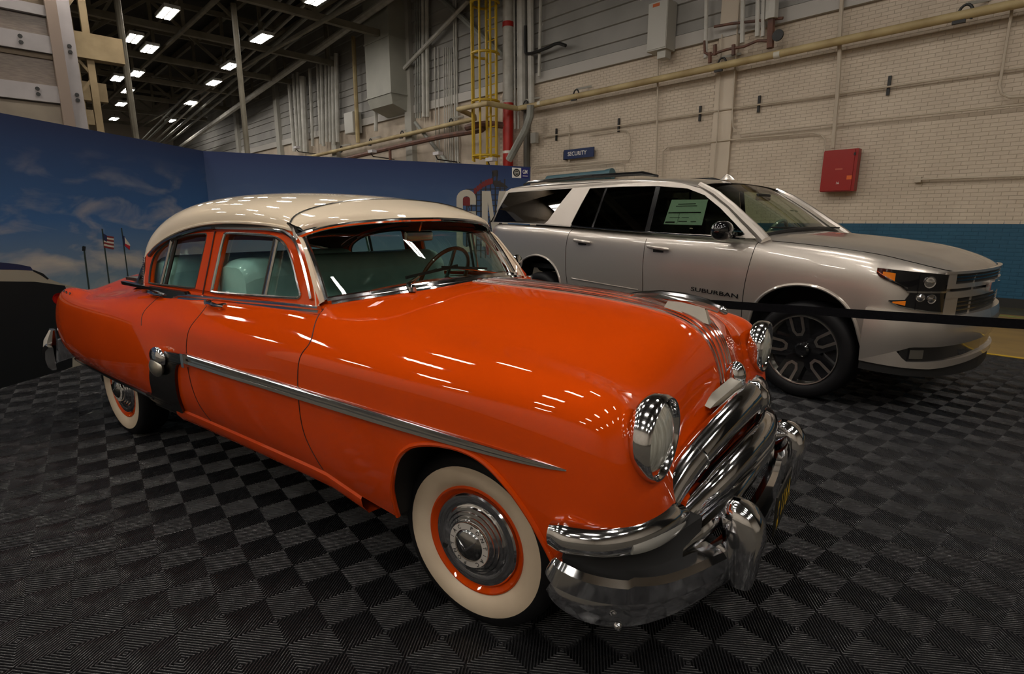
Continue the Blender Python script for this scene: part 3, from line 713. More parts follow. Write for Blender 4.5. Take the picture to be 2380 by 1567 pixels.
# ------------------------------------------------------------------ B-spline surfaces
import numpy as np
from mathutils.geometry import tessellate_polygon
def bbasis(n, t):
    """weights of n control points of a uniform cubic B-spline with reflected ends, t in 0..n-1"""
    t = min(max(t, 0.0), n-1-1e-9); i = int(t); f = t-i
    w = ((1-f)**3/6, (3*f**3-6*f*f+4)/6, (-3*f**3+3*f*f+3*f+1)/6, f**3/6)
    B = np.zeros(n)
    for k, wk in zip((i-1, i, i+1, i+2), w):
        if k < 0: B[0] += 2*wk; B[1] -= wk
        elif k > n-1: B[n-1] += 2*wk; B[n-2] -= wk
        else: B[k] += wk
    return B
class Surf:
    def __init__(s, rows): s.P = np.array(rows, float); s.R, s.K = s.P.shape[:2]
    def curve(s, u): return np.tensordot(bbasis(s.R, u), s.P, 1)
    def at(s, u, v): return Vector(bbasis(s.K, v) @ s.curve(u))
    def u_of_x(s, x, v=3.0, lo=0.0, hi=None):
        lo, hi = lo, (s.R-1 if hi is None else hi)
        for _ in range(40):
            m_ = (lo+hi)/2
            if s.at(m_, v).x < x: lo = m_
            else: hi = m_
        return (lo+hi)/2
    def v_of_z(s, u, z, lo=0.0, hi=6.0):
        C = s.curve(u)
        if (bbasis(s.K, lo) @ C)[2] >= z: return lo
        for _ in range(30):
            m_ = (lo+hi)/2
            if (bbasis(s.K, m_) @ C)[2] < z: lo = m_
            else: hi = m_
        return (lo+hi)/2
    def patch(s, us, vlo, vhi, nv, sign=-1):
        """rows of points; sign -1 gives the right side (y negative)"""
        out = []
        for u in us:
            C = s.curve(u); a = vlo(u) if callable(vlo) else vlo; b = vhi(u) if callable(vhi) else vhi
            r = []
            for k in range(nv+1):
                p = bbasis(s.K, a+(b-a)*k/nv) @ C; r.append((p[0], sign*p[1], p[2]))
            out.append(r)
        return out
def lin(a, b, n): return [a+(b-a)*k/n for k in range(n+1)]

# ------------------------------------------------------------------ the orange sedan
car = empty('orange_sedan', 'orange nineteen fifties sedan with cream roof, chrome bumper and whitewall tyres', 'car', rot(0.0568,0.8143), PSI-0.4901)
def paint(name, col, rough):
    M = noisy(name, col, tuple(c*.93 for c in col), scale=3.0, rough=rough, coat=1.0, lo=.3, hi=.7)
    b = M.node_tree.nodes['Principled BSDF']; b.inputs['Coat Roughness'].default_value = .03; b.inputs['Specular IOR Level'].default_value = 0.0
    return M
M_OR = paint('orange_enamel', (0.60,0.058,0.002), .40)
M_CR = paint('cream_enamel', (0.78,0.66,0.505), .32)
M_CH = noisy('chrome', (0.74,0.74,0.75),(0.68,0.68,0.69), scale=8, rough=.07, metal=1.0, r2=.12)
M_DKC = noisy('smoked_stainless', (0.30,0.295,0.29),(0.22,0.215,0.21), scale=6, rough=.18, metal=1.0)
M_RUB = noisy('tyre_rubber', (0.008,0.008,0.009),(0.006,0.006,0.007), scale=20, rough=.55, spec=.25)
M_BRI = noisy('bright_stainless', (0.80,0.79,0.77),(0.72,0.71,0.69), scale=9, rough=.12, metal=1.0, r2=.17)
M_WW = noisy('whitewall_rubber', (0.66,0.54,0.40),(0.60,0.48,0.345), scale=7, rough=.6)
M_SEAM = mat('panel_seam', (0.05,0.006,0.002), .6)
M_UNDER = mat('underbody_black', (0.006,0.006,0.006), .8)
M_GLASS = glass('tinted_window', (0.72,0.86,0.80))
M_WS = glass('windshield_glass', (0.74,0.86,0.79))
M_LENS = noisy('headlamp_glass', (0.80,0.79,0.70),(0.50,0.49,0.42), scale=40, rough=.22, metal=.45, coat=1.0, stretch=(1,3,.4))
M_SEAT = noisy('blue_grey_upholstery', (0.55,0.76,0.75),(0.48,0.68,0.68), scale=10, rough=.45, coat=.3)
M_INT = mat('dark_trim', (0.02,0.016,0.012), .6)
def crow(x, l): return [(x, y, z) for y, z in l]
ROWS = [
 [(-3.90,.70,.46),(-4.00,.72,.50),(-4.06,.72,.55),(-4.10,.72,.62),(-4.11,.70,.68),(-4.12,.68,.72),(-4.14,.62,.72),(-4.16,.50,.69),(-4.18,.36,.67),(-4.20,.18,.66),(-4.20,0,.66)],
 [(-3.97,.85,.50),(-4.04,.87,.58),(-4.09,.88,.67),(-4.05,.885,.77),(-3.95,.88,.87),(-3.86,.865,.945),(-3.86,.80,.975),(-4.06,.68,.91),(-4.15,.50,.90),(-4.20,.26,.92),(-4.20,0,.92)],
 crow(-3.78,[(.87,.46),(.925,.53),(.94,.65),(.935,.78),(.92,.885),(.885,.962),(.82,.995),(.71,.93),(.55,1.01),(.30,1.06),(0,1.07)]),
 crow(-3.60,[(.88,.455),(.935,.53),(.95,.65),(.945,.78),(.93,.885),(.895,.950),(.82,.988),(.70,.925),(.56,1.035),(.30,1.085),(0,1.095)]),
 crow(-3.38,[(.885,.45),(.945,.53),(.955,.65),(.95,.78),(.938,.88),(.905,.928),(.82,.930),(.70,.935),(.57,1.06),(.30,1.105),(0,1.115)]),
 crow(-2.95,[(.90,.445),(.955,.52),(.968,.65),(.962,.78),(.948,.885),(.910,.94),(.82,.985),(.72,1.01),(.58,1.075),(.30,1.115),(0,1.125)]),
 crow(-2.50,[(.90,.42),(.955,.51),(.972,.65),(.967,.78),(.95,.885),(.91,.955),(.84,1.0),(.785,1.05),(.6,1.07),(.30,1.10),(0,1.11)]),
 crow(-2.15,[(.88,.39),(.950,.49),(.978,.65),(.974,.77),(.952,.86),(.915,.93),(.85,1.01),(.795,1.058),(.6,1.08),(.3,1.10),(0,1.10)]),
 crow(-1.95,[(.875,.38),(.938,.48),(.955,.65),(.952,.78),(.944,.885),(.92,.95),(.852,1.015),(.80,1.066),(.6,1.085),(.3,1.10),(0,1.10)]),
 crow(-1.75,[(.87,.37),(.937,.48),(.957,.65),(.957,.78),(.952,.895),(.932,.943),(.862,1.02),(.80,1.072),(.6,1.09),(.3,1.10),(0,1.10)]),
 crow(-1.25,[(.87,.36),(.937,.48),(.956,.65),(.958,.78),(.955,.900),(.937,.945),(.866,1.03),(.80,1.088),(.6,1.10),(.3,1.11),(0,1.11)]),
 crow(-0.80,[(.88,.36),(.938,.48),(.956,.65),(.958,.78),(.956,.900),(.938,.946),(.866,1.035),(.80,1.098),(.62,1.13),(.32,1.158),(0,1.168)]),
 crow(-0.35,[(.89,.34),(.94,.47),(.958,.64),(.960,.78),(.956,.900),(.938,.948),(.855,1.030),(.705,1.052),(.55,1.078),(.28,1.148),(0,1.166)]),
 crow(0.00,[(.90,.34),(.942,.47),(.958,.64),(.958,.78),(.953,.900),(.934,.947),(.845,1.025),(.685,1.030),(.54,1.062),(.28,1.138),(0,1.155)]),
 crow(0.28,[(.90,.34),(.938,.47),(.952,.64),(.950,.78),(.940,.89),(.912,.958),(.82,1.015),(.68,1.008),(.54,1.04),(.28,1.115),(0,1.132)]),
 [(.46,.885,.36),(.47,.92,.48),(.48,.935,.64),(.48,.932,.77),(.48,.92,.87),(.48,.89,.945),(.48,.80,.992),(.47,.68,.965),(.47,.55,.99),(.49,.28,1.07),(.51,0,1.092)],
 [(.545,.86,.38),(.565,.89,.49),(.578,.90,.63),(.578,.895,.75),(.572,.88,.84),(.566,.85,.905),(.562,.77,.945),(.545,.66,.90),(.552,.50,.905),(.578,.26,.965),(.598,0,.985)],
 [(.60,.80,.41),(.62,.82,.50),(.63,.83,.62),(.622,.82,.72),(.605,.80,.79),(.592,.765,.825),(.588,.70,.845),(.575,.60,.815),(.58,.47,.81),(.608,.25,.835),(.636,0,.845)],
 [(.62,.70,.44),(.65,.71,.51),(.66,.715,.60),(.655,.70,.67),(.64,.68,.70),(.625,.655,.715),(.615,.61,.72),(.605,.54,.71),(.605,.44,.705),(.63,.25,.71),(.645,0,.71)],
 [(.63,.60,.45),(.65,.60,.48),(.66,.59,.51),(.66,.58,.53),(.655,.57,.54),(.65,.56,.55),(.645,.54,.55),(.64,.50,.55),(.64,.42,.55),(.655,.24,.55),(.66,0,.55)],
]
BS = Surf(ROWS)
UX = lambda x, v=3.0: BS.u_of_x(x, v, 1.0, 16.5)
ARCH = [(-.292,.372),(-.283,.44),(-.272,.519),(-.227,.631),(-.17,.694),(-.097,.728),(-.01,.747),(.082,.751),(.167,.731),(.248,.677),(.311,.613),(.358,.546),(.396,.476),(.425,.40),(.45,.36)]
LOW = [(-4.1,.455),(-3.63,.437),(-3.29,.447),(-2.9,.452),(-2.58,.455),(-2.28,.447),(-2.2,.42),(-2.02,.443),(-.80,.440),(-.70,.437),(-.5,.385),(-.30,.362)]+ARCH+[(.6,.40)]
def vlow(u):
    z = lerp_table(LOW, BS.at(u,2.0).x); return BS.v_of_z(u, z)
def both(name, fn, m, **kw):
    for sg in (-1, 1): fn(sg).build(name, m, car, **kw)
def side_panel(us, vlo, vhi, nv):
    def f(sg): return MB().grid(BS.patch(us, vlo, vhi, nv, sg), flip=(sg > 0))
    return f
uD1, uD2, uT = UX(-.755), UX(-1.70), UX(-2.60)
arch_us = sorted(set([UX(a[0]+d, 2.0) for a in ARCH for d in (-.004,.004)]+lin(uD1, 15.0, 70)+lin(15.0, BS.R-1.02, 40)))
both('front_fender', side_panel(arch_us, vlow, 7.0, 34), M_OR)
both('front_door', side_panel(lin(uD2, uD1, 44), vlow, 7.0, 34), M_OR)
both('rear_door', side_panel(lin(UX(-2.30), uD2, 34), vlow, 7.0, 34), M_OR)
both('quarter_panel', side_panel(lin(0.0, UX(-2.30), 90), vlow, 7.0, 34), M_OR)
def rocker(sg):
    rows = []
    for x in lin(-2.06, -.50, 40):
        u = UX(x); v = vlow(u); p = BS.at(u, v)
        rows.append([(x, sg*(p.y-.002), p.z), (x, sg*(p.y+.004), p.z-.012), (x, sg*(p.y-.002), p.z-.045), (x, sg*(p.y-.03), p.z-.085), (x, sg*(p.y-.16), p.z-.10)])
    return MB().grid(rows, flip=(sg < 0))
both('rocker_panel', rocker, M_OR)
def full(us, v0, nv):
    rows = []
    for u in us:
        a = BS.patch([u], v0, 10.0, nv, -1)[0]; b = BS.patch([u], v0, 10.0, nv, 1)[0]
        rows.append(a+list(reversed(b[:-1])))
    return rows
uH = UX(-.60, 9.0)
MB().grid(full(lin(uH, 17.4, 80), 7.0, 24)).build('hood', M_OR, car)
MB().grid(full(lin(17.4, BS.R-1.02, 20), 7.0, 24)).build('front_panel', M_OR, car)
MB().grid(full(lin(UX(-.93), uH, 14), 7.0, 24)).build('cowl', M_OR, car)
MB().grid(full(lin(0.0, UX(-2.98), 50), 7.0, 24)).build('trunk_lid', M_OR, car)
def tube_on(pts, r, name, m, n=6): return MB().tube(pts, r, n).build(name, m, car)
def seam_u(pts):      # (x,z) points on the side
    for sg in (-1, 1):
        P = []
        for q in smooth_path([(a, b, 0) for a, b in pts], 5):
            u = UX(q.x); v = BS.v_of_z(u, q.y, hi=7.0); p = BS.at(u, v); P.append((p.x, sg*(p.y+.0005), p.z))
        MB().tube(P, .0024, 5).build('door_seam', M_SEAM, car)
seam_u([(-.86,1.10),(-.80,1.04),(-.755,.98),(-.775,.92),(-.79,.77),(-.785,.61),(-.74,.50),(-.715,.445)])
seam_u([(-1.72,1.07),(-1.70,1.0),(-1.72,.92),(-1.745,.77),(-1.725,.58),(-1.66,.445)])
seam_u([(-2.31,1.04),(-2.33,.95),(-2.28,.88)])
# arch lips
for sg in (-1, 1):
    P = []
    for x, z in ARCH:
        u = UX(x, 2.0); p = BS.at(u, BS.v_of_z(u, z)); P.append(Vector((p.x, sg*(p.y+.001), p.z)))
    P = smooth_path(P, 4)
    MB().tube(P, .010, 8).build('arch_lip', M_OR, car)
    rows = [[(p.x, p.y, p.z), (p.x, p.y-sg*.22, p.z)] for p in P]
    MB().grid(rows).build('wheel_well', M_UNDER, car)
# closed dark underbody
MB().box((-1.75,0,.36),(3.9,1.50,.20)).build('underbody', M_UNDER, car, smooth=False)
MB().box((.03,0,.58),(.95,1.28,.55)).build('engine_bay', M_UNDER, car, smooth=False)
MB().box((-3.3,0,.62),(1.4,1.25,.5)).build('trunk_floor', M_UNDER, car, smooth=False)

# ---- roof and greenhouse
RR = [
 [(-1.115,.69,1.405),(-1.12,.685,1.440),(-1.13,.62,1.484),(-1.14,.42,1.526),(-1.15,.20,1.546),(-1.15,0,1.550)],
 [(-1.22,.705,1.432),(-1.22,.705,1.470),(-1.24,.64,1.520),(-1.26,.43,1.560),(-1.27,.21,1.576),(-1.27,0,1.578)],
 [(-1.50,.715,1.447),(-1.50,.718,1.492),(-1.52,.65,1.552),(-1.55,.44,1.595),(-1.57,.21,1.611),(-1.58,0,1.613)],
 [(-1.85,.715,1.445),(-1.85,.718,1.495),(-1.88,.65,1.560),(-1.93,.44,1.605),(-1.96,.21,1.621),(-1.97,0,1.623)],
 [(-2.18,.71,1.408),(-2.19,.714,1.465),(-2.24,.65,1.540),(-2.31,.44,1.590),(-2.35,.21,1.606),(-2.37,0,1.608)],
 [(-2.45,.71,1.345),(-2.48,.714,1.400),(-2.56,.645,1.475),(-2.66,.44,1.535),(-2.71,.21,1.550),(-2.73,0,1.552)],
 [(-2.63,.71,1.275),(-2.70,.71,1.315),(-2.80,.635,1.370),(-2.92,.43,1.430),(-2.98,.21,1.445),(-3.00,0,1.447)],
 [(-2.70,.715,1.225),(-2.78,.70,1.240),(-2.90,.61,1.270),(-3.04,.42,1.320),(-3.11,.21,1.335),(-3.13,0,1.337)],
]
RS = Surf(RR)
def mirrored(S, us, nv, v0=0.0):
    rows = []
    for u in us:
        a = S.patch([u], v0, S.K-1.0, nv, -1)[0]; b = S.patch([u], v0, S.K-1.0, nv, 1)[0]; rows.append(a+list(reversed(b[:-1])))
    return rows
MB().grid(mirrored(RS, lin(0, 7, 56), 24)).build('roof', M_CR, car)
MB().grid([[(x,y,z-.03) for x,y,z in r] for r in mirrored(RS, lin(0, 7, 20), 12)], flip=True).build('headliner', M_INT, car)
for sg in (-1, 1):    # drip rail
    MB().tube([Vector((p.x, sg*(p.y+.004), p.z)) for p in [RS.at(u, 0.0) for u in lin(0, 7, 40)]], .008, 6).build('drip_rail', M_DKC if sg > 0 else M_CR, car)
# visor
LIP = [(-1.085,.675,1.402),(-1.04,.60,1.432),(-.975,.45,1.452),(-.925,.25,1.464),(-.90,0,1.468)]
VR = Surf([[(x,y,z) for x,y,z in LIP], [(-1.08,.688,1.420),(-1.05,.625,1.458),(-.995,.45,1.488),(-.955,.25,1.502),(-.94,0,1.506)], [(-1.10,.696,1.43),(-1.095,.645,1.474),(-1.075,.45,1.516),(-1.065,.25,1.537),(-1.06,0,1.542)], [(-1.15,.703,1.43),(-1.165,.672,1.484),(-1.165,.45,1.536),(-1.17,.25,1.560),(-1.175,0,1.566)]])
VR.P[3,:,2] += .004
MB().grid(mirrored(VR, lin(0,3,16), 20)).build('sun_visor', M_CR, car)
MB().grid([[(x,y,z-.012) for x,y,z in r] for r in mirrored(VR, lin(0,3,8), 20)], flip=True).build('visor_underside', mat('visor_green_black',(.012,.02,.016),.4), car)
lipp = [VR.at(0, v) for v in lin(0,4,24)]; lipp = [Vector((p.x,-p.y,p.z)) for p in lipp]+[p for p in reversed(lipp[:-1])]
MB().tube([p+Vector((.004,0,-.006)) for p in lipp], .011, 8).build('visor_edge', M_CH, car)
bk = [VR.at(3, v) for v in lin(0,4,24)]; bk = [Vector((p.x,-p.y,p.z)) for p in bk]+[p for p in reversed(bk[:-1])]
MB().tube(bk, .0055, 6).build('visor_seam', M_DKC, car)
for sg in (-1, 1):    # chrome corner bracket of the visor
    MB().tube([Vector((-1.09,sg*.70,1.335)),Vector((-1.10,sg*.70,1.38)),Vector((-1.125,sg*.697,1.42)),Vector((-1.165,sg*.704,1.442))],[.004,.018,.015,.006],8).build('visor_bracket', M_CH, car)
    MB().tube([Vector((-1.10,sg*.70,1.385)),Vector((-1.075,sg*.665,1.402)),Vector((-1.04,sg*.60,1.425))],[.018,.013,.006],8).build('visor_bracket', M_CH, car)
# side frames with window openings
def gy(x, z): return .803-.30*(z-1.08)-.03*((x+1.7)/1.0)**2*(1 if x < -1.7 else .4)
FO = [(-.865,1.098),(-.90,1.165),(-.97,1.262),(-1.05,1.358),(-1.115,1.402),(-1.20,1.430),(-1.35,1.443),(-1.55,1.447),(-1.76,1.447),(-1.95,1.436),(-2.15,1.410),(-2.35,1.372),(-2.50,1.325),(-2.62,1.272),(-2.665,1.235),(-2.63,1.15),(-2.60,1.052),(-2.3,1.052),(-2.0,1.062),(-1.75,1.068),(-1.4,1.08),(-1.1,1.09)]
W1 = [(-.995,1.142),(-1.035,1.195),(-1.10,1.282),(-1.165,1.343),(-1.24,1.374),(-1.35,1.386),(-1.55,1.391),(-1.69,1.391),(-1.722,1.372),(-1.735,1.25),(-1.742,1.115),(-1.72,1.096),(-1.5,1.102),(-1.25,1.112),(-1.05,1.12),(-1.0,1.125)]
W2 = [(-1.905,1.36),(-1.915,1.22),(-1.925,1.115),(-1.95,1.099),(-2.2,1.092),(-2.50,1.085),(-2.548,1.10),(-2.562,1.19),(-2.53,1.255),(-2.43,1.308),(-2.30,1.345),(-2.12,1.373),(-1.95,1.384),(-1.915,1.38)]
PILL = []
def smooth_xz(l): return [(p.x, p.y) for p in smooth_path([Vector((x,z,0)) for x, z in l], 4)]
def side_sheet(loops, dy, depth, m, name, sg):
    P = [[Vector((x, z, 0)) for x, z in l] for l in loops]
    tri = tessellate_polygon(P); flat = [p for l in P for p in l]
    vs = [(p.x, sg*(gy(p.x,p.y)+dy), p.y) for p in flat]
    mb = MB().add(vs, [tuple(t) for t in tri]); n0 = 0
    if depth:
        for l in loops[1:]:
            n = len(l); a = [(x, sg*(gy(x,z)+dy), z) for x, z in l]; b = [(x, sg*(gy(x,z)+dy-depth), z) for x, z in l]
            mb.add(a+b, [(i,(i+1)%n,n+(i+1)%n,n+i) for i in range(n)])
    return mb.build(name, m, car, smooth=False)
def edge_tube(loop, dy, r, name, m, sg, closed=True):
    return MB().tube([(x, sg*(gy(x,z)+dy), z) for x, z in loop], r, 6, closed=closed).build(name, m, car)
def dens(l, closed=True):
    P = [Vector((x, z, 0)) for x, z in l]; return [(p.x, p.y) for p in smooth_path(P, 3, closed)]
W1d, W2d = dens(W1), dens(W2)
for sg in (-1, 1):
    side_sheet([dens(FO), W1d, W2d], 0, .03, M_OR, 'window_frame', sg)
    side_sheet([W1d], -.022, 0, M_GLASS, 'side_window', sg)
    side_sheet([W2d], -.022, 0, M_GLASS, 'side_window', sg)
    edge_tube(W1d, .001, .007, 'window_trim', M_BRI, sg); edge_tube(W2d, -.004, .006, 'window_trim', M_INT, sg)
    edge_tube([(-1.25,1.375),(-1.262,1.112)], -.004, .009, 'vent_bar', M_BRI, sg, False)
    edge_tube([(-1.278,1.376),(-1.29,1.112)], -.012, .009, 'vent_seal', M_INT, sg, False)
    edge_tube([(-2.335,1.34),(-2.365,1.09)], -.004, .009, 'vent_bar', M_BRI, sg, False)
    edge_tube([(-2.29,1.35),(-2.32,1.09)], -.012, .010, 'vent_seal', M_INT, sg, False)
    # bright bow over the windows
    bow = [(-.905,1.125),(-.95,1.195),(-1.02,1.288),(-1.09,1.362),(-1.16,1.395),(-1.24,1.411),(-1.4,1.417),(-1.80,1.417)]
    edge_tube(dens(bow, False), .006, .010, 'window_bow', M_BRI, sg, False)
    bow2 = [(-1.84,1.417),(-1.95,1.412),(-2.15,1.387),(-2.35,1.348),(-2.5,1.298),(-2.6,1.245)]
    edge_tube(dens(bow2, False), .005, .011, 'window_bow', M_DKC, sg, False)
    edge_tube([(-1.82,1.40),(-1.82,1.25),(-1.825,1.075)], .002, .004, 'door_seam', M_SEAM, sg, False)
    # cream windshield pillar
    A_ = [Vector((x, sg*(gy(x,z)+.006), z)) for x, z in smooth_xz([(-.865,1.090),(-.90,1.165),(-.97,1.262),(-1.05,1.358),(-1.115,1.402)])]
    PILL.append((sg, A_))
    # louvred quarter trim
    lv = [(-2.605,1.055),(-2.675,1.235),(-2.735,1.225),(-2.80,1.06)]
    q = [(x, sg*(gy(x,z)+.004-(.06 if x < -2.7 else 0)), z) for x, z in lv]
    MB().add(q+[(x, y-sg*.02, z) for x, y, z in q], [(0,1,2,3),(0,1,5,4),(1,2,6,5),(2,3,7,6),(3,0,4,7)]).build('quarter_trim', M_DKC, car, smooth=False)
    for k in range(12):
        t = (k+.5)/12; x = -2.612-.06*t; z = 1.065+.165*t
        MB().bar((x, sg*(gy(x,z)+.008), z), (x-.035, sg*(gy(x,z)-.004), z+.003), .006, .008).build('louvre', M_CH, car, smooth=False)
# windshield and rear glass
WB = [(-.905,.715,1.112),(-.86,.66,1.122),(-.76,.50,1.142),(-.665,.28,1.160),(-.635,0,1.168)]
WT = [(-1.105,.672,1.395),(-1.085,.63,1.420),(-1.035,.46,1.447),(-1.005,.25,1.460),(-.995,0,1.464)]
WS = Surf([WB, [tuple(Vector(a).lerp(Vector(b),.5)+Vector((.012,0,.010))) for a, b in zip(WB, WT)], WT])
MB().grid(mirrored(WS, lin(0,2,10), 20)).build('windshield', M_WS, car)
def rim(Srf, u, lift=Vector((0,0,0))):
    p = [Srf.at(u, v) for v in lin(0,4,20)]; return [Vector((q.x,-q.y,q.z))+lift for q in p]+[q+lift for q in reversed(p[:-1])]
MB().tube(rim(WS,0,Vector((.012,0,.0))), .017, 8).build('windshield_moulding', M_CH, car)
MB().tube(rim(WS,0,Vector((.040,0,-.012))), .013, 8).build('windshield_moulding', M_CH, car)
for sg in (-1,1):
    MB().tube([Vector((p.x,sg*p.y,p.z))+Vector((.006,sg*.004,.0)) for p in [WS.at(u,0) for u in lin(0,2,14)]], .013, 8).build('windshield_moulding', M_CH, car)
for sg, A_ in PILL:      # cream pillar skin between the door frame and the glass
    n_ = len(A_)-1; rows = []
    for i, p in enumerate(A_):
        q = WS.at(2.0*i/n_, 0); q = Vector((q.x, sg*q.y, q.z)); m_ = (p+q)/2+Vector((.006, sg*.010, .004))
        rows.append([p-Vector((0,sg*.02,0)), p, p.lerp(m_,.5)+Vector((.001,sg*.003,.001)), m_, q.lerp(m_,.5)+Vector((.001,sg*.001,.001)), q])
    MB().grid(rows, flip=(sg < 0)).build('windshield_pillar', M_CR, car)
RW = Surf([[(-2.74,.67,1.225),(-2.92,.60,1.262),(-3.06,.41,1.312),(-3.13,.20,1.327),(-3.15,0,1.33)],[(-2.80,.70,1.14),(-3.02,.62,1.17),(-3.18,.42,1.20),(-3.26,.2,1.21),(-3.28,0,1.21)],[(-2.83,.72,1.05),(-3.08,.64,1.075),(-3.25,.43,1.09),(-3.33,.2,1.10),(-3.35,0,1.10)]])
MB().grid(mirrored(RW, lin(0,2,8), 16)).build('rear_window', M_GLASS, car)
MB().tube(rim(RW,2), .016, 6).build('rear_window_trim', M_DKC, car); MB().tube(rim(RW,0), .010, 6).build('rear_window_trim', M_DKC, car)
for sg in (-1,1): MB().tube([Vector((p.x,sg*p.y,p.z)) for p in [RW.at(u,0) for u in lin(0,2,6)]], .022, 8).build('rear_window_trim', M_DKC, car)

# ---- belt moulding, side spear, gravel guard
def on_side(x, z, lift, sg):
    u = UX(x); v = BS.v_of_z(u, z, hi=7.0); p = BS.at(u, v); q = BS.at(u, v+.05); w = BS.at(u+.05, v)
    n = (q-p).cross(w-p); n = n if n.y > 0 else -n; n.normalize()
    p = p+n*lift; return Vector((p.x, sg*p.y, p.z)), Vector((n.x, sg*n.y, n.z))
def strip(pts, half, thick, name, m, sub=4, bevel=.5):
    """pts (x,z,scale) on the body side"""
    for sg in (-1, 1):
        P, N, S = [], [], []
        for q in smooth_path([Vector(p) for p in pts], sub):
            p, n = on_side(q.x, q.y, 0, sg); P.append(p); N.append(n); S.append((q.z, min(1, q.z*1.2)))
        h, t = half, thick
        prof = [(-h,-.004),(-h,t*.35),(-h*.75,t),(-h*.25,t*.95),(-h*.12,t*.55),(h*.12,t*.55),(h*.25,t*.95),(h*.75,t),(h,t*.35),(h,-.004)]
        MB().sweep(P, prof, N, scales=S).build(name, m, car)
strip([(-1.735,.772,1),(-1.3,.772,1),(-.8,.774,.95),(-.3,.776,.85),(.1,.776,.65),(.32,.775,.42),(.425,.774,.15),(.437,.774,.05)], .028, .016, 'side_spear', M_BRI)
for sg in (-1, 1):
    belt = [(-.83,1.100),(-1.0,1.095),(-1.25,1.086),(-1.5,1.076),(-1.75,1.068),(-1.95,1.062),(-2.06,1.056),(-2.14,1.04),(-2.20,1.005)]
    for off, r, m_ in ((-.004,.010,M_BRI),(-.022,.009,M_BRI)):
        MB().tube([(x, sg*(.806 if x > -1.9 else .806+.01), z+off) for x, z in belt], [r]*7+[r*.9,r*.5], 8).build('belt_moulding', m_, car)
    wing = [(-1.97,1.062),(-2.08,1.050),(-2.15,1.030),(-2.20,1.0),(-2.26,1.03),(-2.34,1.055),(-2.48,1.06),(-2.62,1.06),(-2.82,1.062),(-2.83,1.082),(-2.6,1.075),(-2.3,1.075),(-2.0,1.078)]
    q = [(x, sg*(.815+.010), z) for x, z in wing]; n = len(q)
    MB().add(q+[(x, y-sg*.03, z) for x, y, z in q], [tuple(range(n))]+[(i,(i+1)%n,n+(i+1)%n,n+i) for i in range(n)]).build('belt_wing', M_DKC, car, smooth=False)
    # gravel guard: outline on the side, raised a little
    gu = [(-2.10,.735),(-2.04,.772),(-1.95,.782),(-1.84,.788),(-1.735,.790),(-1.735,.745),(-1.80,.738),(-1.845,.72),(-1.875,.67),(-1.90,.58),(-1.93,.47),(-1.98,.425),(-2.10,.40),(-2.24,.405),(-2.36,.425),(-2.36,.475),(-2.27,.485),(-2.215,.525),(-2.18,.60),(-2.14,.67)]
    P = dens(gu); tri = tessellate_polygon([[Vector((x,z,0)) for x, z in P]])
    top = [on_side(x, z, .014, sg)[0] for x, z in P]; bot = [on_side(x, z, -.004, sg)[0] for x, z in P]; n = len(P)
    MB().add(top+bot, [tuple(t) for t in tri]+[(i,(i+1)%n,n+(i+1)%n,n+i) for i in range(n)]).build('gravel_guard', mat('stainless_dark_reflection',(.10,.095,.09),.22,1.0), car, smooth=False)  # dark floor reflection is put into the stainless base colour
    c, nn = on_side(-2.02, .745, .02, sg)
    mb = MB()
    for k in range(9):
        t = -60+k*15
    e_ = Matrix.Translation(c) @ Matrix.Diagonal((.085,.028,.055,1))
    mb.lathe([(math.cos(math.radians(a)), math.sin(math.radians(a))) for a in range(-90,91,15)],16,e_); mb.build('guard_ornament', M_CH, car)
    mb = MB(); e_ = Matrix.Translation(c+Vector((-.005,sg*.012,-.055))) @ Matrix.Diagonal((.068,.026,.052,1))
    mb.lathe([(math.cos(math.radians(a)), math.sin(math.radians(a))) for a in range(-90,91,15)],16,e_); mb.build('guard_ornament', mat('satin_nickel',(.55,.52,.45),.35,1.0), car)
    c2, _ = on_side(-1.74, .768, .012, sg); MB().box(c2,(.028,.03,.072)).build('spear_clip', M_CH, car)
    # bright strip under the rear fender
    P = []; N = []
    for x in lin(-3.72, -2.30, 24):
        u = UX(x); p = BS.at(u, vlow(u)); P.append((p.x, sg*(p.y+.004), p.z))
    MB().tube(P, .013, 8).build('fender_edge_trim', M_DKC, car)
    # door handles
    for hx, hz in ((-1.59,1.035),(-2.33,1.025)):
        p, n_ = on_side(hx, hz, .02, sg)
        MB().tube([p+Vector((-.085,0,.002)),p+Vector((-.06,sg*.008,.002)),p+Vector((.02,sg*.010,0)),p+Vector((.085,sg*.004,-.002))],[.009,.014,.010,.006],8).build('door_handle', M_CH, car)
        MB().tube([p+Vector((-.09,-sg*.02,.002)),p+Vector((-.09,sg*.006,.002))],.014,8).build('handle_button', M_CH, car)
        MB().tube([p+Vector((.04,-sg*.03,0)),p+Vector((.04,sg*.006,0))],.009,8).build('handle_post', M_CH, car)
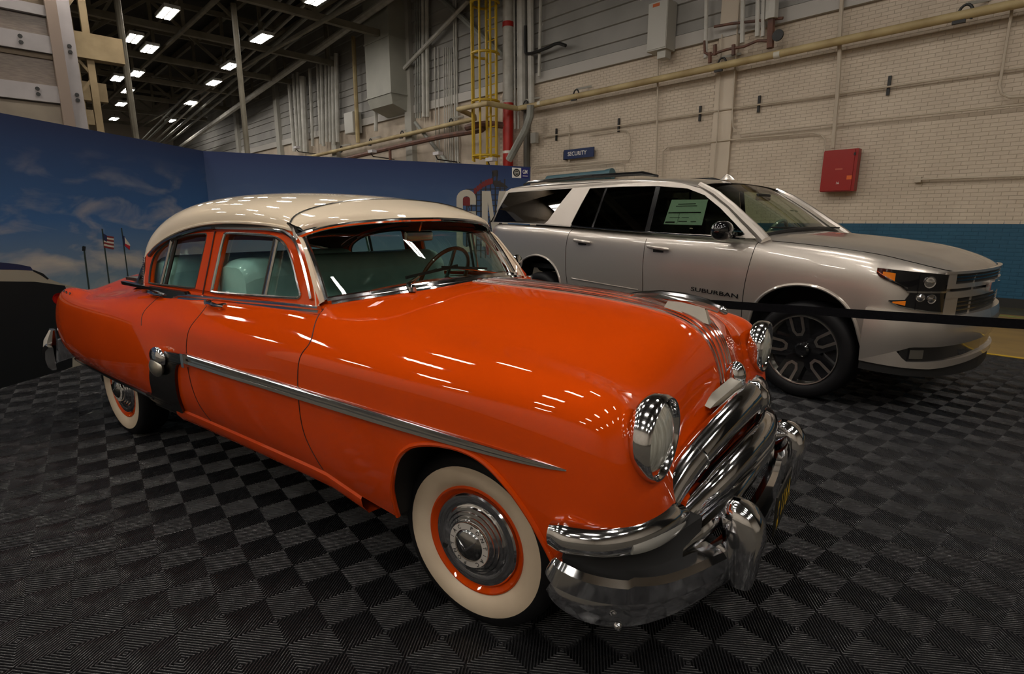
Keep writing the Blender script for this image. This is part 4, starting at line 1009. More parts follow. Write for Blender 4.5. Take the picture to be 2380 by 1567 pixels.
# ---- front end chrome
def across(half):      # half: points from centre to right end (y >= 0 given) -> full path right to left
    r = [Vector((x,-y,z)) for x, y, z in reversed(half)]; l = [Vector((x,y,z)) for x, y, z in half[1:]]; return r+l
def hsweep(half, prof, name, m, sub=6, scales=None, nrm=None):
    P = smooth_path(across(half), sub); n = len(P)
    N = [Vector((1,0,0))+Vector((0,p.y*.9,0)) for p in P] if nrm is None else nrm
    sc = None
    if scales:
        full_s = list(reversed(scales))+scales[1:]; q = smooth_path([Vector((a,b,0)) for a, b in full_s], sub); sc = [(v.x, v.y) for v in q]
    return MB().sweep(P, prof, N, scales=sc).build(name, m, car)
def ell(a, b, n=14, p=1.0): return [(a*math.cos(2*math.pi*k/n), b*math.sin(2*math.pi*k/n)) for k in range(n)]
hsweep([(.720,0,.790),(.705,.15,.776),(.675,.30,.738),(.640,.45,.678),(.622,.545,.628),(.612,.625,.572),(.606,.66,.540)], ell(.060,.050), 'grille_bar', M_CH, scales=[(1.08,1),(1.06,1),(1.0,1),(.95,.95),(.85,.85),(.75,.75),(.7,.7)])
for sg in (-1,1):
    c = Vector((.640,sg*.44,.682)); d = Vector((-.25,sg*.75,-.42)).normalized(); a_ = Vector((1,0,.3)).normalized(); b_ = d.cross(a_)
    ring_ = [c+(b_*math.cos(t)*.059+a_*math.sin(t)*.052) for t in [2*math.pi*k/18 for k in range(18)]]
    MB().tube(ring_, .005, 5, closed=True).build('bar_collar', M_CH, car)
# centre crest: a shallow V over the upper bar
MB().tube([(.705,0,.845),(.730,0,.842),(.752,0,.815),(.757,0,.78),(.745,0,.745),(.715,0,.728)],[.012,.022,.028,.028,.022,.012],12).build('grille_crest', M_CH, car)
hsweep([(.770,0,.655),(.757,.15,.645),(.722,.32,.605),(.688,.42,.562),(.655,.52,.530),(.63,.60,.515)], ell(.055,.046), 'grille_bar', M_CH, scales=[(1.05,1),(1.05,1),(1,1),(.9,.9),(.75,.8),(.5,.6)])
for k, dz in enumerate((-.030,-.062)):
    hsweep([(.800-.008*k,0,.655+dz),(.788-.008*k,.14,.645+dz),(.758-.008*k,.28,.615+dz*.9),(.735,.35,.590+dz*.8)], ell(.013,.016), 'grille_flute', M_CH, scales=[(1,1),(1,1),(.9,.9),(.3,.3)])
hsweep([(.775,0,.560),(.765,.20,.545),(.728,.44,.497),(.685,.60,.475),(.625,.75,.465),(.555,.86,.475),(.445,.945,.505)], ell(.032,.028,10), 'grille_lower_bar', M_CH, scales=[(1,1),(1,1),(1,1),(1,1),(1,1),(.9,.9),(.5,.5)])
for sg in (-1,1):
    P = smooth_path([Vector((x,sg*y,z)) for x, y, z in ((.405,.952,.580),(.46,.945,.582),(.535,.905,.580),(.590,.84,.577),(.625,.76,.575),(.645,.67,.572),(.648,.60,.567))], 6)
    N = [Vector((1,sg*1.1 if abs(p.y) > .8 else sg*.35,0)) for p in P]; n = len(P)
    S = [(.80+.20*min(1, i/4.0) if i < 4 else (1.0+.12*math.sin(math.pi*min(1,max(0,(i-10)/24.0))) if i < n-5 else .62+.38*(n-1-i)/5.0), .75+.25*min(1,i/5)) for i in range(n)]
    MB().sweep(P, ell(.046,.044), N, scales=S).build('parking_lamp_housing', M_CH, car)
    P2 = [p+Vector((.030,sg*.016,-.012)) for p in P[17:35]]
    MB().sweep(P2, ell(.026,.020,10), [Vector((1,sg*.4,0))]*len(P2), scales=[(.75+.25*math.sin(math.pi*i/(len(P2)-1)), .7) for i in range(len(P2))]).build('parking_lamp_lens', mat('parking_lens',(.42,.41,.38),.12,.3,1.0), car)
MB().box((.60,0,.655),(.09,.80,.13)).build('grille_recess', M_UNDER, car, smooth=False)  # added black block paints the gap between the grille bars as shade
for sg in (-1,1):
    P = smooth_path([Vector((x,sg*y,z)) for x, y, z in ((.685,.55,.50),(.645,.70,.50),(.59,.81,.502),(.515,.893,.512),(.435,.937,.525))], 5)
    MB().sweep(P, [(-.06,-.05),(-.06,.034),(.05,.034),(.05,-.05)], [Vector((1,sg*(.6 if abs(p.y) < .8 else 2.2),0)) for p in P]).build('dark_gap_filler', M_UNDER, car)  # added black filler stands in for the shaded gap below the parking lamp
# bumper: main blade and overlay
BM = [(.800,0,.362),(.794,.20,.362),(.770,.44,.360),(.722,.60,.358),(.662,.735,.357),(.602,.825,.362),(.525,.900,.380),(.455,.940,.408),(.412,.945,.430)]
bprof = [(-.072,-.020),(-.074,.004),(-.058,.024),(-.020,.034),(.020,.034),(.058,.024),(.074,.004),(.072,-.020),(.05,-.004),(0,.004),(-.05,-.004)]
bn = [Vector((1,p.y*1.0 if abs(p.y) < .85 else p.y*3.0,0)) for p in smooth_path(across(BM), 6)]
hsweep(BM, bprof, 'front_bumper', M_CH, nrm=bn, scales=[(1.05,1)]*7+[(.85,.9),(.62,.6)])
for sg in (-1,1):
    P = smooth_path([Vector((x,sg*y,z)) for x, y, z in ((.748,.545,.424),(.700,.660,.422),(.640,.770,.424),(.575,.855,.440),(.500,.918,.464),(.440,.944,.486),(.415,.945,.497))], 6)
    N = [Vector((1,sg*(.6 if abs(p.y) < .85 else 2.6),0)) for p in P]; n = len(P)
    MB().sweep(P, [(-.046,-.02),(-.047,.042),(-.036,.056),(.022,.060),(.040,.046),(.044,-.02)], N, scales=[(.8+.2*min(1,i/4), 1) if i < n-6 else (.55+.45*(n-1-i)/6,.6+.4*(n-1-i)/6) for i in range(n)]).build('bumper_overlay', M_CH, car)
    # bumper guard
    rows = []
    for z, hw, x0, x1 in ((.283,.030,.80,.835),(.295,.050,.79,.862),(.34,.056,.78,.872),(.42,.058,.765,.880),(.465,.058,.755,.888),(.52,.057,.750,.876),(.555,.050,.755,.852),(.572,.034,.765,.822),(.577,.012,.775,.80)):
        r = []
        for k in range(16):
            a = 2*math.pi*k/16; ca, sa = math.cos(a), math.sin(a)
            ca = math.copysign(abs(ca)**.6, ca); sa = math.copysign(abs(sa)**.6, sa)
            r.append(((x0+x1)/2+(x1-x0)/2*ca, sg*.435+hw*sa, z))
        rows.append(r+[r[0]])
    MB().grid(rows).build('bumper_guard', M_CH, car)
    MB().lathe([(0,.012),(.008,.010),(.012,.004),(.013,0)],12, frame_m((.585,sg*.925,.345),(0,0,1),Vector((.7,sg*.7,0)).cross(Vector((0,0,1)))) if False else frame_m((.60,sg*.905,.335),(0,0,1),Vector((0,0,1)).cross(Vector((0,0,1))+Vector((.6,sg*.8,0))),(.6,sg*.8,0))).build('bumper_bolt', M_CH, car)
MB().box((.60,0,.50),(.12,1.1,.16)).build('front_valance', M_OR, car, smooth=False)
# licence plate
MB().box((.868,0,.405),(.006,.31,.155)).build('licence_plate', mat('plate_black',(.012,.011,.007),.4), car, smooth=False)
plate = [o for o in car.children if o.name.startswith('licence_plate')][0]
M_PY = mat('plate_yellow',(.55,.34,.015),.5)
_rx = Matrix(((0,0,1,0),(1,0,0,0),(0,1,0,0),(0,0,0,1)))
for ch, y, z, s_ in (('P',-.115,.425,.075),('M',-.115,.365,.06),('1',-.045,.405,.125),('1',.0,.405,.125),('6',.05,.405,.125),('A',.11,.405,.125)):
    vs, fs = text_verts(ch, s_, (.75,1.0)); MB().add([_rx @ v + Vector((.8725,y,z)) for v in vs], fs).build('plate_letter', M_PY, plate, smooth=False)
# headlamps
for sg in (-1,1):
    Mh = frame_m((.600,sg*.716,.842),(0,0,1),(0,-1,0),(1,0,0)); Mh = Matrix.Translation((.611,sg*.716,.842)) @ Matrix.Rotation(math.radians(90),4,'Y')
    hb = MB().lathe([(.112,-.045),(.127,-.028),(.1305,-.012),(.1305,.006),(.128,.020),(.122,.028),(.116,.027),(.111,.020),(.108,.010),(.106,.004)],40,Mh).build('headlamp_bezel', M_CH, car)
    MB().lathe([(.107,.003),(.09,.017),(.068,.029),(.04,.037),(.015,.040),(0,.040)],32,Mh).build('headlamp_lens', M_LENS, hb)
    MB().lathe([(.108,.003),(.1075,.007),(.103,.009)],32,Mh).build('headlamp_ring', M_INT, hb)
# hood streaks, ornament, nose emblem
def hood_pt(u, y):
    lo, hi = 7.0, 10.0
    for _ in range(24):
        m_ = (lo+hi)/2
        if BS.at(u, m_).y > abs(y): lo = m_
        else: hi = m_
    p = BS.at(u, (lo+hi)/2); return Vector((p.x, math.copysign(p.y, y) if y else 0, p.z))
for y in (-.100,-.066,-.022,.022,.066,.100):
    P = [hood_pt(u, y*(1.0-.25*max(0,(u-14.5))/3)) for u in lin(uH+.05, 17.25, 60)]
    MB().tube([p+Vector((.001,0,.002)) for p in P], [.0065]*61 if abs(y) > .09 else [.0048]*61, 6).build('hood_streak', M_BRI, car)
orn = MB().tube([(.205,0,1.150),(.26,0,1.158),(.34,0,1.160),(.44,0,1.152),(.53,0,1.136),(.575,0,1.122),(.598,0,1.112),(.606,0,1.108)],[.007,.010,.018,.022,.021,.019,.014,.006],10).build('hood_ornament', M_CH, car)
MB().add([(.235,-.075,1.150),(.335,-.070,1.154),(.52,-.012,1.142),(.34,0,1.168),(.25,0,1.162),(.235,.075,1.150),(.335,.070,1.154),(.52,.012,1.142)],
  [(0,1,3,4),(1,2,3),(5,4,3,6),(6,3,7),(0,4,3,1),(5,6,3,4)]).build('ornament_wing', M_BRI, orn, smooth=False)
MB().add([(.36,-.035,1.10),(.36,.035,1.10),(.545,-.018,1.06),(.545,.018,1.06),(.38,-.012,1.15),(.38,.012,1.15),(.52,-.012,1.130),(.52,.012,1.130)],
  [(0,2,6,4),(1,5,7,3),(2,3,7,6),(0,4,5,1)]).build('ornament_base', M_BRI, orn)
em = MB(); e_ = Matrix.Translation((.655,0,.865)) @ Matrix.Diagonal((.040,.034,.060,1))
em.lathe([(math.cos(math.radians(a)), math.sin(math.radians(a))) for a in range(-90,91,15)],16,e_)
em = em.build('nose_emblem', M_CH, car)
wg = [(-.240,.796),(-.20,.812),(-.08,.842),(0,.862),(.08,.842),(.20,.812),(.240,.796),(.17,.795),(.07,.805),(0,.812),(-.07,.805),(-.17,.795)]
n = len(wg); fr_ = [(.690-abs(y)*.24,y,z) for y, z in wg]; bk_ = [(x-.035,y,z+.012) for x, y, z in fr_]
MB().add(fr_+bk_, [tuple(range(n)), tuple(reversed(range(n,2*n)))]+[(i,(i+1)%n,n+(i+1)%n,n+i) for i in range(n)]).build('emblem_wing', mat('satin_nickel',(.55,.52,.45),.35,1.0), em, smooth=False)
MB().tube([(.655,0,.825),(.668,0,.800),(.660,0,.775)],[.03,.034,.018],10).build('emblem_gem', mat('blue_enamel',(.03,.07,.22),.15,0,1.0), em)
# rear bumper (its end shows past the tail)
RB = [(-4.33,0,.46),(-4.32,.30,.46),(-4.28,.60,.46),(-4.18,.85,.455),(-4.05,.955,.45),(-3.90,.975,.45)]
P = smooth_path(across(RB), 6)
MB().sweep(P, [(-.085,.02),(-.088,-.004),(-.06,-.028),(0,-.036),(.06,-.028),(.088,-.004),(.085,.02)], [Vector((1,-p.y*(1.2 if abs(p.y)<.9 else 3),0)) for p in P]).build('rear_bumper', M_CH, car)
for sg in (-1,1):
    MB().tube([(-4.07,sg*.90,.64),(-4.10,sg*.915,.56),(-4.10,sg*.93,.47),(-4.08,sg*.93,.38)],[.02,.045,.05,.03],10).build('rear_bumper_guard', M_CH, car)
    MB().lathe([(0,.03),(.03,.025),(.042,.008),(.046,-.02)],16, Matrix.Translation((-3.93,sg*.86,.88)) @ Matrix.Rotation(math.radians(-100),4,'Y')).build('tail_lamp', mat('tail_red',(.35,.01,.01),.15,0,1.0), car)
    for k in range(3):
        p, _ = on_side(-3.72+.07*k, .955-.004*k, .004, sg)
        MB().lathe([(0,.008),(.009,.005),(.011,0)],8, frame_m(p,(1,0,0),(0,0,1),(0,sg,0))).build('fender_star', M_CH, car)
# wheels
def wheel_at(x, sg, steer=0.0, r=.335):
    Mw = Matrix.Translation((x, sg*.742, .333)) @ Matrix.Rotation(steer,4,'Z') @ Matrix.Rotation(math.radians(90 if sg < 0 else -90),4,'X')
    w = MB().lathe([(.19,-.09),(.29,-.10),(.322,-.085),(.334,-.06),(.335,0),(.334,.045),(.326,.070),(.312,.082),(.290,.0885),(.284,.0885)],64,Mw).build('wheel', M_RUB, car)
    MB().lathe([(.285,.0880),(.270,.0905),(.245,.0900),(.222,.0830),(.206,.0720)],64,Mw).build('whitewall', M_WW, w)
    MB().lathe([(.207,.070),(.204,.0765),(.198,.0775),(.190,.070),(.178,.058),(.12,.05)],64,Mw).build('wheel_rim', M_OR, w)
    hub = MB().lathe([(.177,.060),(.176,.068),(.170,.0735),(.150,.0755),(.134,.0700),(.130,.0720),(.127,.0800),(.118,.0820),(.116,.0770),(.113,.0870),(.104,.0890),(.102,.0840),(.099,.0940),(.091,.0960),(.086,.0940),(.085,.1060),(.0835,.1080)],64,Mw).build('hubcap', M_CH, w)
    MB().lathe([(.0835,.1080),(.060,.1095)],48,Mw).build('medallion_ring', mat('medallion_cream',(.62,.58,.54),.35,.2), w)
    MB().lathe([(.060,.1095),(.056,.1150),(.040,.1235),(.02,.1290),(0,.1305)],32,Mw).build('medallion', mat('medallion_steel',(.28,.28,.28),.16,1.0), w)
    for a in (35, 145):
        ar = math.radians(a); d = Vector((math.cos(ar), math.sin(ar), 0))
        MB().bar(Mw @ Vector((0,-.006,.131)), Mw @ (d*.05+Vector((0,0,.121))), .009, .006).build('medallion_vee', M_CH, w, smooth=False)
    for rep in (0, 180):
        for k, ch in enumerate('PONTIAC'):
            a = math.radians(78+rep-22.5*k); vs, fs = text_verts(ch, .021, (1,1))
            Ml = Mw @ Matrix.Rotation(a-math.pi/2,4,'Z') @ Matrix.Translation((0,.0715,.1097))
            MB().add([Ml @ v for v in vs], fs).build('hub_letter', M_BLACK, w, smooth=False)
    a = math.radians(205); MB().lathe([(0,.0765),(.011,.0765),(.011,.06)],10, Mw @ Matrix.Translation((.150*math.cos(a),.150*math.sin(a),0.001))).build('valve_hole', M_BLACK, w)
wheel_at(0.0,-1,.048); wheel_at(0.0,1,.048); wheel_at(-3.099,-1); wheel_at(-3.099,1)
# interior
def rbox(c, d, r, name, m, parent):
    """soft-edged block from a rounded cross-section swept along y"""
    x, z = d[0]/2, d[2]/2; pr = []
    for cx, cz, a0 in ((x-r,z-r,0),(-x+r,z-r,90),(-x+r,-z+r,180),(x-r,-z+r,270)):
        for k in range(5): a = math.radians(a0+22.5*k); pr.append((cx+r*math.cos(a), cz+r*math.sin(a)))
    rows = []
    for y, s in ((-d[1]/2,.86),(-d[1]/2+r*.5,.97),(-d[1]/2+r,1),(d[1]/2-r,1),(d[1]/2-r*.5,.97),(d[1]/2,.86)):
        q = [(c[0]+px*s, c[1]+y, c[2]+pz*s) for px, pz in pr]; rows.append(q+[q[0]])
    mb = MB().grid(rows); n = len(pr); mb.add(rows[0][:-1],[tuple(range(n))]); mb.add(rows[-1][:-1],[tuple(reversed(range(n)))])
    return mb.build(name, m, parent)
rbox((-1.66,0,.97),(.30,1.46,.58),.09,'front_seat', M_SEAT, car); rbox((-1.30,0,.66),(.60,1.40,.20),.07,'front_seat_cushion', M_SEAT, car)
rbox((-2.56,0,.96),(.26,1.40,.56),.09,'rear_seat', M_SEAT, car); rbox((-2.25,0,.66),(.60,1.30,.20),.07,'rear_seat_cushion', M_SEAT, car)
rbox((-.97,0,1.03),(.16,1.46,.15),.05,'dashboard', mat('dash_paint',(.10,.03,.015),.35,0,.5), car)
MB().box((-2.95,0,1.06),(.6,1.3,.02)).build('parcel_shelf', M_INT, car, smooth=False)
for sg in (-1,1): MB().box((-1.7,sg*.745,.80),(1.7,.03,.54)).build('door_card', M_SEAT, car, smooth=False)
Ms = Matrix.Translation((-1.20,.37,1.11)) @ Matrix.Rotation(math.radians(-62),4,'Y')
sw = MB().tube([Ms @ Vector((.205*math.cos(a),.205*math.sin(a),0)) for a in [2*math.pi*k/36 for k in range(36)]], .012, 8, closed=True).build('steering_wheel', mat('wheel_bakelite',(.16,.05,.02),.3,0,.6), car)
for a in (0,120,240): MB().bar(Ms @ Vector((0,0,-.02)), Ms @ Vector((.2*math.cos(math.radians(a)),.2*math.sin(math.radians(a)),0)), .02,.012).build('wheel_spoke', M_CH, sw, smooth=False)
MB().tube([Ms @ Vector((0,0,-.02)), Ms @ Vector((0,0,-.30))],.022,8).build('steering_column', M_INT, sw)
mi = rbox((-1.06,.02,1.372),(.02,.20,.055),.009,'rear_view_mirror', M_BRI, car)
MB().bar((-1.06,.02,1.40),(-1.04,.02,1.45),.012).build('mirror_stem', M_CH, mi, smooth=False)
# wing mirror on the far fender, wipers
wm = MB().lathe([(0,.02),(.03,.018),(.05,.008),(.055,-.004),(.05,-.012),(0,-.014)],20, Matrix.Translation((-1.03,.93,1.175)) @ Matrix.Rotation(math.radians(90),4,'Y')).build('wing_mirror', M_CH, car)
MB().tube([(-1.03,.93,1.14),(-1.0,.91,1.11),(-.98,.885,1.05)],[.007,.008,.014],8).build('mirror_stalk', M_CH, wm)
for sg, y in ((-1,.42),(1,.30)):
    wp = MB().tube([(-.675,sg*y,1.150),(-.70,sg*y,1.168),(-.78,sg*(y-.16),1.195),(-.80,sg*(y-.30),1.212)],[.012,.009,.006,.005],6).build('wiper', M_CH, car)
    MB().bar((-.765,sg*(y-.05),1.192),(-.765,sg*(y-.42),1.225),.006,.014).build('wiper_blade', M_BLACK, wp, smooth=False)
    MB().lathe([(.018,0),(.018,.02),(.010,.03),(0,.03)],10, Matrix.Translation((-.672,sg*y,1.140))).build('wiper_pivot', M_CH, wp)
# ------------------------------------------------------------------ the silver wagon
sub = empty('silver_wagon', 'large silver station wagon parked behind the belt, black spoked wheels', 'car', rot(2.52,3.75), PSI-0.775)
M_SI = flake('silver_metallic', (0.56,0.51,0.455), (0.46,0.42,0.38), rough=.34, metal=.72)
M_GB = mat('gloss_black', (0.006,0.006,0.007), .12, 0, 1.0)
M_PRIV = glass('privacy_glass', (0.035,0.04,0.035)); M_FRT = glass('front_glass', (0.42,0.50,0.42)); M_WSB = glass('wagon_windshield', (0.84,0.92,0.80))
M_ALU = mat('machined_alloy', (0.55,0.52,0.47), .3, 1.0)
M_PLA = mat('black_plastic', (0.012,0.012,0.012), .5)
SR = [
 [(-4.50,.60,.55),(-4.53,.62,.62),(-4.55,.62,.75),(-4.55,.62,.95),(-4.54,.62,1.15),(-4.52,.62,1.30),(-4.50,.60,1.42),(-4.50,.3,1.42),(-4.50,0,1.42)],
 [(-4.42,.90,.52),(-4.45,.93,.60),(-4.47,.94,.75),(-4.47,.945,.95),(-4.46,.945,1.15),(-4.44,.935,1.31),(-4.42,.915,1.44),(-4.42,.4,1.44),(-4.42,0,1.44)],
 crow(-4.2,[(.93,.47),(.98,.58),(.995,.76),(1.0,.96),(.998,1.16),(.985,1.32),(.955,1.435),(.5,1.44),(0,1.44)]),
 crow(-3.7,[(.94,.45),(.985,.58),(1.0,.76),(1.005,.96),(1.003,1.16),(.99,1.31),(.958,1.425),(.5,1.43),(0,1.43)]),
 crow(-3.2,[(.94,.45),(.985,.58),(1.0,.76),(1.005,.96),(1.003,1.15),(.99,1.30),(.958,1.41),(.5,1.42),(0,1.42)]),
 crow(-2.7,[(.94,.45),(.98,.58),(.995,.74),(1.004,.94),(1.003,1.13),(.99,1.28),(.958,1.39),(.5,1.4),(0,1.4)]),
 crow(-2.0,[(.94,.45),(.98,.57),(.993,.72),(1.004,.92),(1.003,1.11),(.99,1.255),(.958,1.355),(.5,1.38),(0,1.38)]),
 crow(-1.2,[(.94,.44),(.98,.56),(.993,.70),(1.004,.90),(1.003,1.09),(.988,1.23),(.955,1.325),(.5,1.37),(0,1.37)]),
 crow(-0.6,[(.94,.44),(.98,.56),(.995,.70),(1.005,.90),(1.003,1.08),(.985,1.22),(.95,1.31),(.6,1.375),(0,1.39)]),
 crow(-0.2,[(.945,.44),(.985,.57),(1.0,.72),(1.005,.92),(1.0,1.09),(.975,1.205),(.92,1.285),(.6,1.345),(0,1.362)]),
 crow(0.15,[(.95,.44),(.99,.58),(1.003,.74),(1.005,.94),(.998,1.08),(.965,1.185),(.90,1.255),(.6,1.315),(0,1.335)]),
 crow(0.46,[(.95,.44),(.99,.58),(1.0,.75),(1.0,.95),(.99,1.07),(.955,1.155),(.88,1.215),(.6,1.275),(0,1.298)]),
 [(.56,.94,.44),(.56,.98,.58),(.565,.99,.75),(.565,.985,.95),(.565,.968,1.06),(.568,.93,1.13),(.575,.86,1.185),(.60,.6,1.245),(.62,0,1.272)],
 [(.66,.92,.44),(.66,.955,.58),(.665,.962,.75),(.665,.958,.95),(.67,.935,1.05),(.678,.893,1.11),(.69,.82,1.155),(.73,.58,1.205),(.76,0,1.230)],
 [(.74,.88,.44),(.742,.912,.58),(.745,.915,.75),(.745,.91,.95),(.755,.88,1.04),(.77,.84,1.092),(.79,.77,1.128),(.83,.55,1.165),(.86,0,1.185)],
 [(.82,.80,.44),(.828,.815,.58),(.83,.815,.75),(.83,.81,.95),(.835,.80,1.03),(.845,.77,1.078),(.86,.70,1.108),(.893,.5,1.13),(.918,0,1.145)],
 [(.89,.60,.44),(.898,.60,.58),(.90,.60,.75),(.90,.60,.95),(.90,.60,1.02),(.90,.58,1.065),(.905,.55,1.092),(.925,.42,1.105),(.942,0,1.112)],
 [(.935,.35,.44),(.942,.35,.58),(.944,.35,.75),(.944,.35,.95),(.944,.35,1.01),(.944,.34,1.05),(.945,.33,1.075),(.948,.25,1.085),(.950,0,1.09)],
]
SS = Surf(SR)
SX = lambda x, v=3.0: SS.u_of_x(x, v, 1.0, 15.0)
SA1 = [(-.465,.44),(-.45,.55),(-.43,.64),(-.40,.73),(-.33,.83),(-.2,.915),(-.03,.953),(.14,.935),(.29,.86),(.39,.74),(.45,.58),(.488,.44)]
SA2 = [(-3.79,.45),(-3.78,.6),(-3.735,.8),(-3.64,.92),(-3.49,1.0),(-3.31,1.03),(-3.13,1.0),(-2.99,.92),(-2.90,.79),(-2.87,.65),(-2.86,.45)]
SLOW = [(-4.6,.50)]+SA2+[(-2.8,.45)]+SA1+[(.55,.44)]
def svlow(u): return SS.v_of_z(u, lerp_table(SLOW, SS.at(u,2.0).x), hi=6.0)
def sboth(name, us, vlo, vhi, nv, m):
    for sg in (-1,1): MB().grid(SS.patch(us, vlo, vhi, nv, sg), flip=(sg > 0)).build(name, m, sub)
a_us = lambda A, lo, hi, n: sorted(set([SX(a[0]+d,2.0) for a in A for d in (-.004,.004)]+lin(lo, hi, n)))
sF, sM, sR = SX(-.475), SX(-1.62), SX(-2.775)
sboth('front_fender', a_us(SA1, sF, 12.0, 40)+lin(12.05, SS.R-1.01, 40), svlow, 6.0, 26, M_SI)
sboth('front_door', lin(sM, sF, 24), svlow, 6.0, 26, M_SI)
sboth('rear_door', lin(sR, sM, 24), svlow, 6.0, 26, M_SI)
sboth('quarter_panel', a_us(SA2, 0.0, sR, 60), svlow, 6.0, 26, M_SI)
def sfull(us, v0, nv):
    rows = []
    for u in us:
        a = SS.patch([u], v0, 8.0, nv, -1)[0]; b = SS.patch([u], v0, 8.0, nv, 1)[0]; rows.append(a+list(reversed(b[:-1])))
    return rows
MB().grid(sfull(lin(SX(-.60), SS.R-1.01, 50), 6.0, 16)).build('hood', M_SI, sub)
for sg in (-1,1):
    for y, w in ((.42,.0),(.62,.0)):
        pass
def s_side(x, z, lift, sg):
    u = SX(x); v = SS.v_of_z(u, z, hi=6.0); p = SS.at(u, v); return Vector((p.x, sg*(p.y+lift), p.z))
for sg in (-1,1):
    for pts in ([(-.45,1.30),(-.46,1.2),(-.50,.9),(-.51,.66),(-.51,.46)], [(-1.62,1.34),(-1.625,1.0),(-1.61,.6),(-1.60,.46)], [(-2.74,1.39),(-2.78,1.2),(-2.78,.9),(-2.74,.6),(-2.73,.46)]):
        MB().tube([s_side(p.x,p.y,.0005,sg) for p in smooth_path([Vector((a,b,0)) for a,b in pts],5)], .0035, 5).build('door_seam', M_GB, sub)
    MB().tube([Vector((p.x,sg*p.y,p.z+.001)) for p in [SS.at(u,6.0) for u in lin(SX(-.35),16.0,30)]], .0035, 5).build('hood_seam', M_GB, sub)
    P = [s_side(x, z, .004, sg) for x, z in ((-2.68,.785),(-2.2,.765),(-1.68,.745))]; MB().tube(P, .006, 6).build('door_crease', M_SI, sub)
    for A in (SA1, SA2):
        P = smooth_path([s_side(x,z,0,sg) for x, z in A], 4)
        MB().tube(P, .014, 8).build('arch_lip', M_SI, sub)
        MB().grid([[(p.x,p.y,p.z),(p.x,p.y-sg*.30,p.z)] for p in P]).build('wheel_well', M_UNDER, sub)
    for hx, hz in ((-1.445,1.195),(-2.515,1.23)):
        c = s_side(hx, hz, .03, sg)
        hd = MB().tube([c+Vector((-.13,-sg*.012,.012)),c+Vector((-.10,sg*.006,.009)),c+Vector((0,sg*.010,0)),c+Vector((.10,sg*.006,-.009)),c+Vector((.13,-sg*.012,-.012))],[.012,.019,.020,.019,.012],10).build('door_handle', M_SI, sub)
        MB().box(c+Vector((0,-sg*.024,-.02)),(.12,.016,.05)).build('handle_recess', M_PLA, hd)
    vs, fs = text_verts('SUBURBAN', .085, (1.15,.62))
    Mt = frame_m((-.79,sg*1.0085,.808),(1,0,-.045) if sg < 0 else (-1,0,.045),(.045,0,1))
    if sg < 0: MB().add([Mt @ v for v in vs], fs).build('model_lettering', M_GB, sub, smooth=False)
    MB().box((-1.65,sg*.90,.42),(2.3,.14,.07)).build('side_step', M_PLA, sub, smooth=False)
MB().box((-1.9,0,.50),(4.9,1.55,.28)).build('underbody', M_UNDER, sub, smooth=False)
MB().box((.05,0,.72),(1.3,1.30,.62)).build('engine_bay', M_UNDER, sub, smooth=False)
# greenhouse
def sy(x, z): return .955-.31*(z-1.37)-(.045*((x+3.3)/1.2)**2 if x < -3.3 else 0)
SO = [(-.46,1.312),(-.60,1.42),(-.80,1.575),(-1.0,1.70),(-1.12,1.765),(-1.35,1.825),(-1.65,1.862),(-2.2,1.888),(-2.9,1.905),(-3.6,1.91),(-4.15,1.90),(-4.26,1.86),(-4.36,1.65),(-4.44,1.44),(-3.7,1.425),(-2.7,1.39),(-2.0,1.355),(-1.2,1.325)]
Q1 = [(-4.19,1.845),(-2.895,1.845),(-3.02,1.70),(-3.20,1.46),(-3.25,1.425),(-4.40,1.445),(-4.34,1.62)]
Q2 = [(-2.60,1.832),(-2.1,1.83),(-1.63,1.812),(-1.27,1.772),(-1.06,1.70),(-.86,1.575),(-.68,1.44),(-.56,1.345),(-.60,1.328),(-1.2,1.338),(-1.7,1.352),(-2.3,1.375),(-2.76,1.40),(-2.77,1.43),(-2.68,1.66)]
def s_sheet(loops, dy, depth, m, name, sg):
    P = [[Vector((x, z, 0)) for x, z in l] for l in loops]; tri = tessellate_polygon(P); flat = [p for l in P for p in l]
    mb = MB().add([(p.x, sg*(sy(p.x,p.y)+dy), p.y) for p in flat], [tuple(t) for t in tri])
    if depth:
        for l in loops:
            n = len(l); a = [(x, sg*(sy(x,z)+dy), z) for x, z in l]; b = [(x, sg*(sy(x,z)+dy-depth), z) for x, z in l]
            mb.add(a+b, [(i,(i+1)%n,n+(i+1)%n,n+i) for i in range(n)])
    return mb.build(name, m, sub, smooth=False)
SUR = [[(-2.895,1.845),(-2.60,1.832),(-2.68,1.66),(-2.77,1.43),(-2.76,1.40),(-3.25,1.425),(-3.20,1.46),(-3.02,1.70)],
 [(-1.12,1.765),(-1.35,1.825),(-1.65,1.862),(-2.2,1.888),(-2.9,1.905),(-3.6,1.91),(-4.15,1.90),(-4.19,1.845),(-2.895,1.845),(-2.60,1.832),(-2.1,1.83),(-1.63,1.812),(-1.27,1.772),(-1.06,1.70)],
 [(-4.15,1.90),(-4.26,1.86),(-4.36,1.65),(-4.44,1.44),(-4.40,1.445),(-4.34,1.62),(-4.19,1.845)],
 [(-4.44,1.44),(-3.7,1.425),(-2.7,1.388),(-2.0,1.352),(-1.2,1.322),(-.46,1.312),(-.60,1.328),(-1.2,1.338),(-1.7,1.352),(-2.3,1.375),(-2.76,1.40),(-3.25,1.425),(-4.40,1.445)],
 [(-.46,1.312),(-.60,1.42),(-.80,1.575),(-1.0,1.70),(-1.12,1.765),(-1.06,1.70),(-.86,1.575),(-.68,1.44),(-.56,1.345),(-.60,1.328)]]
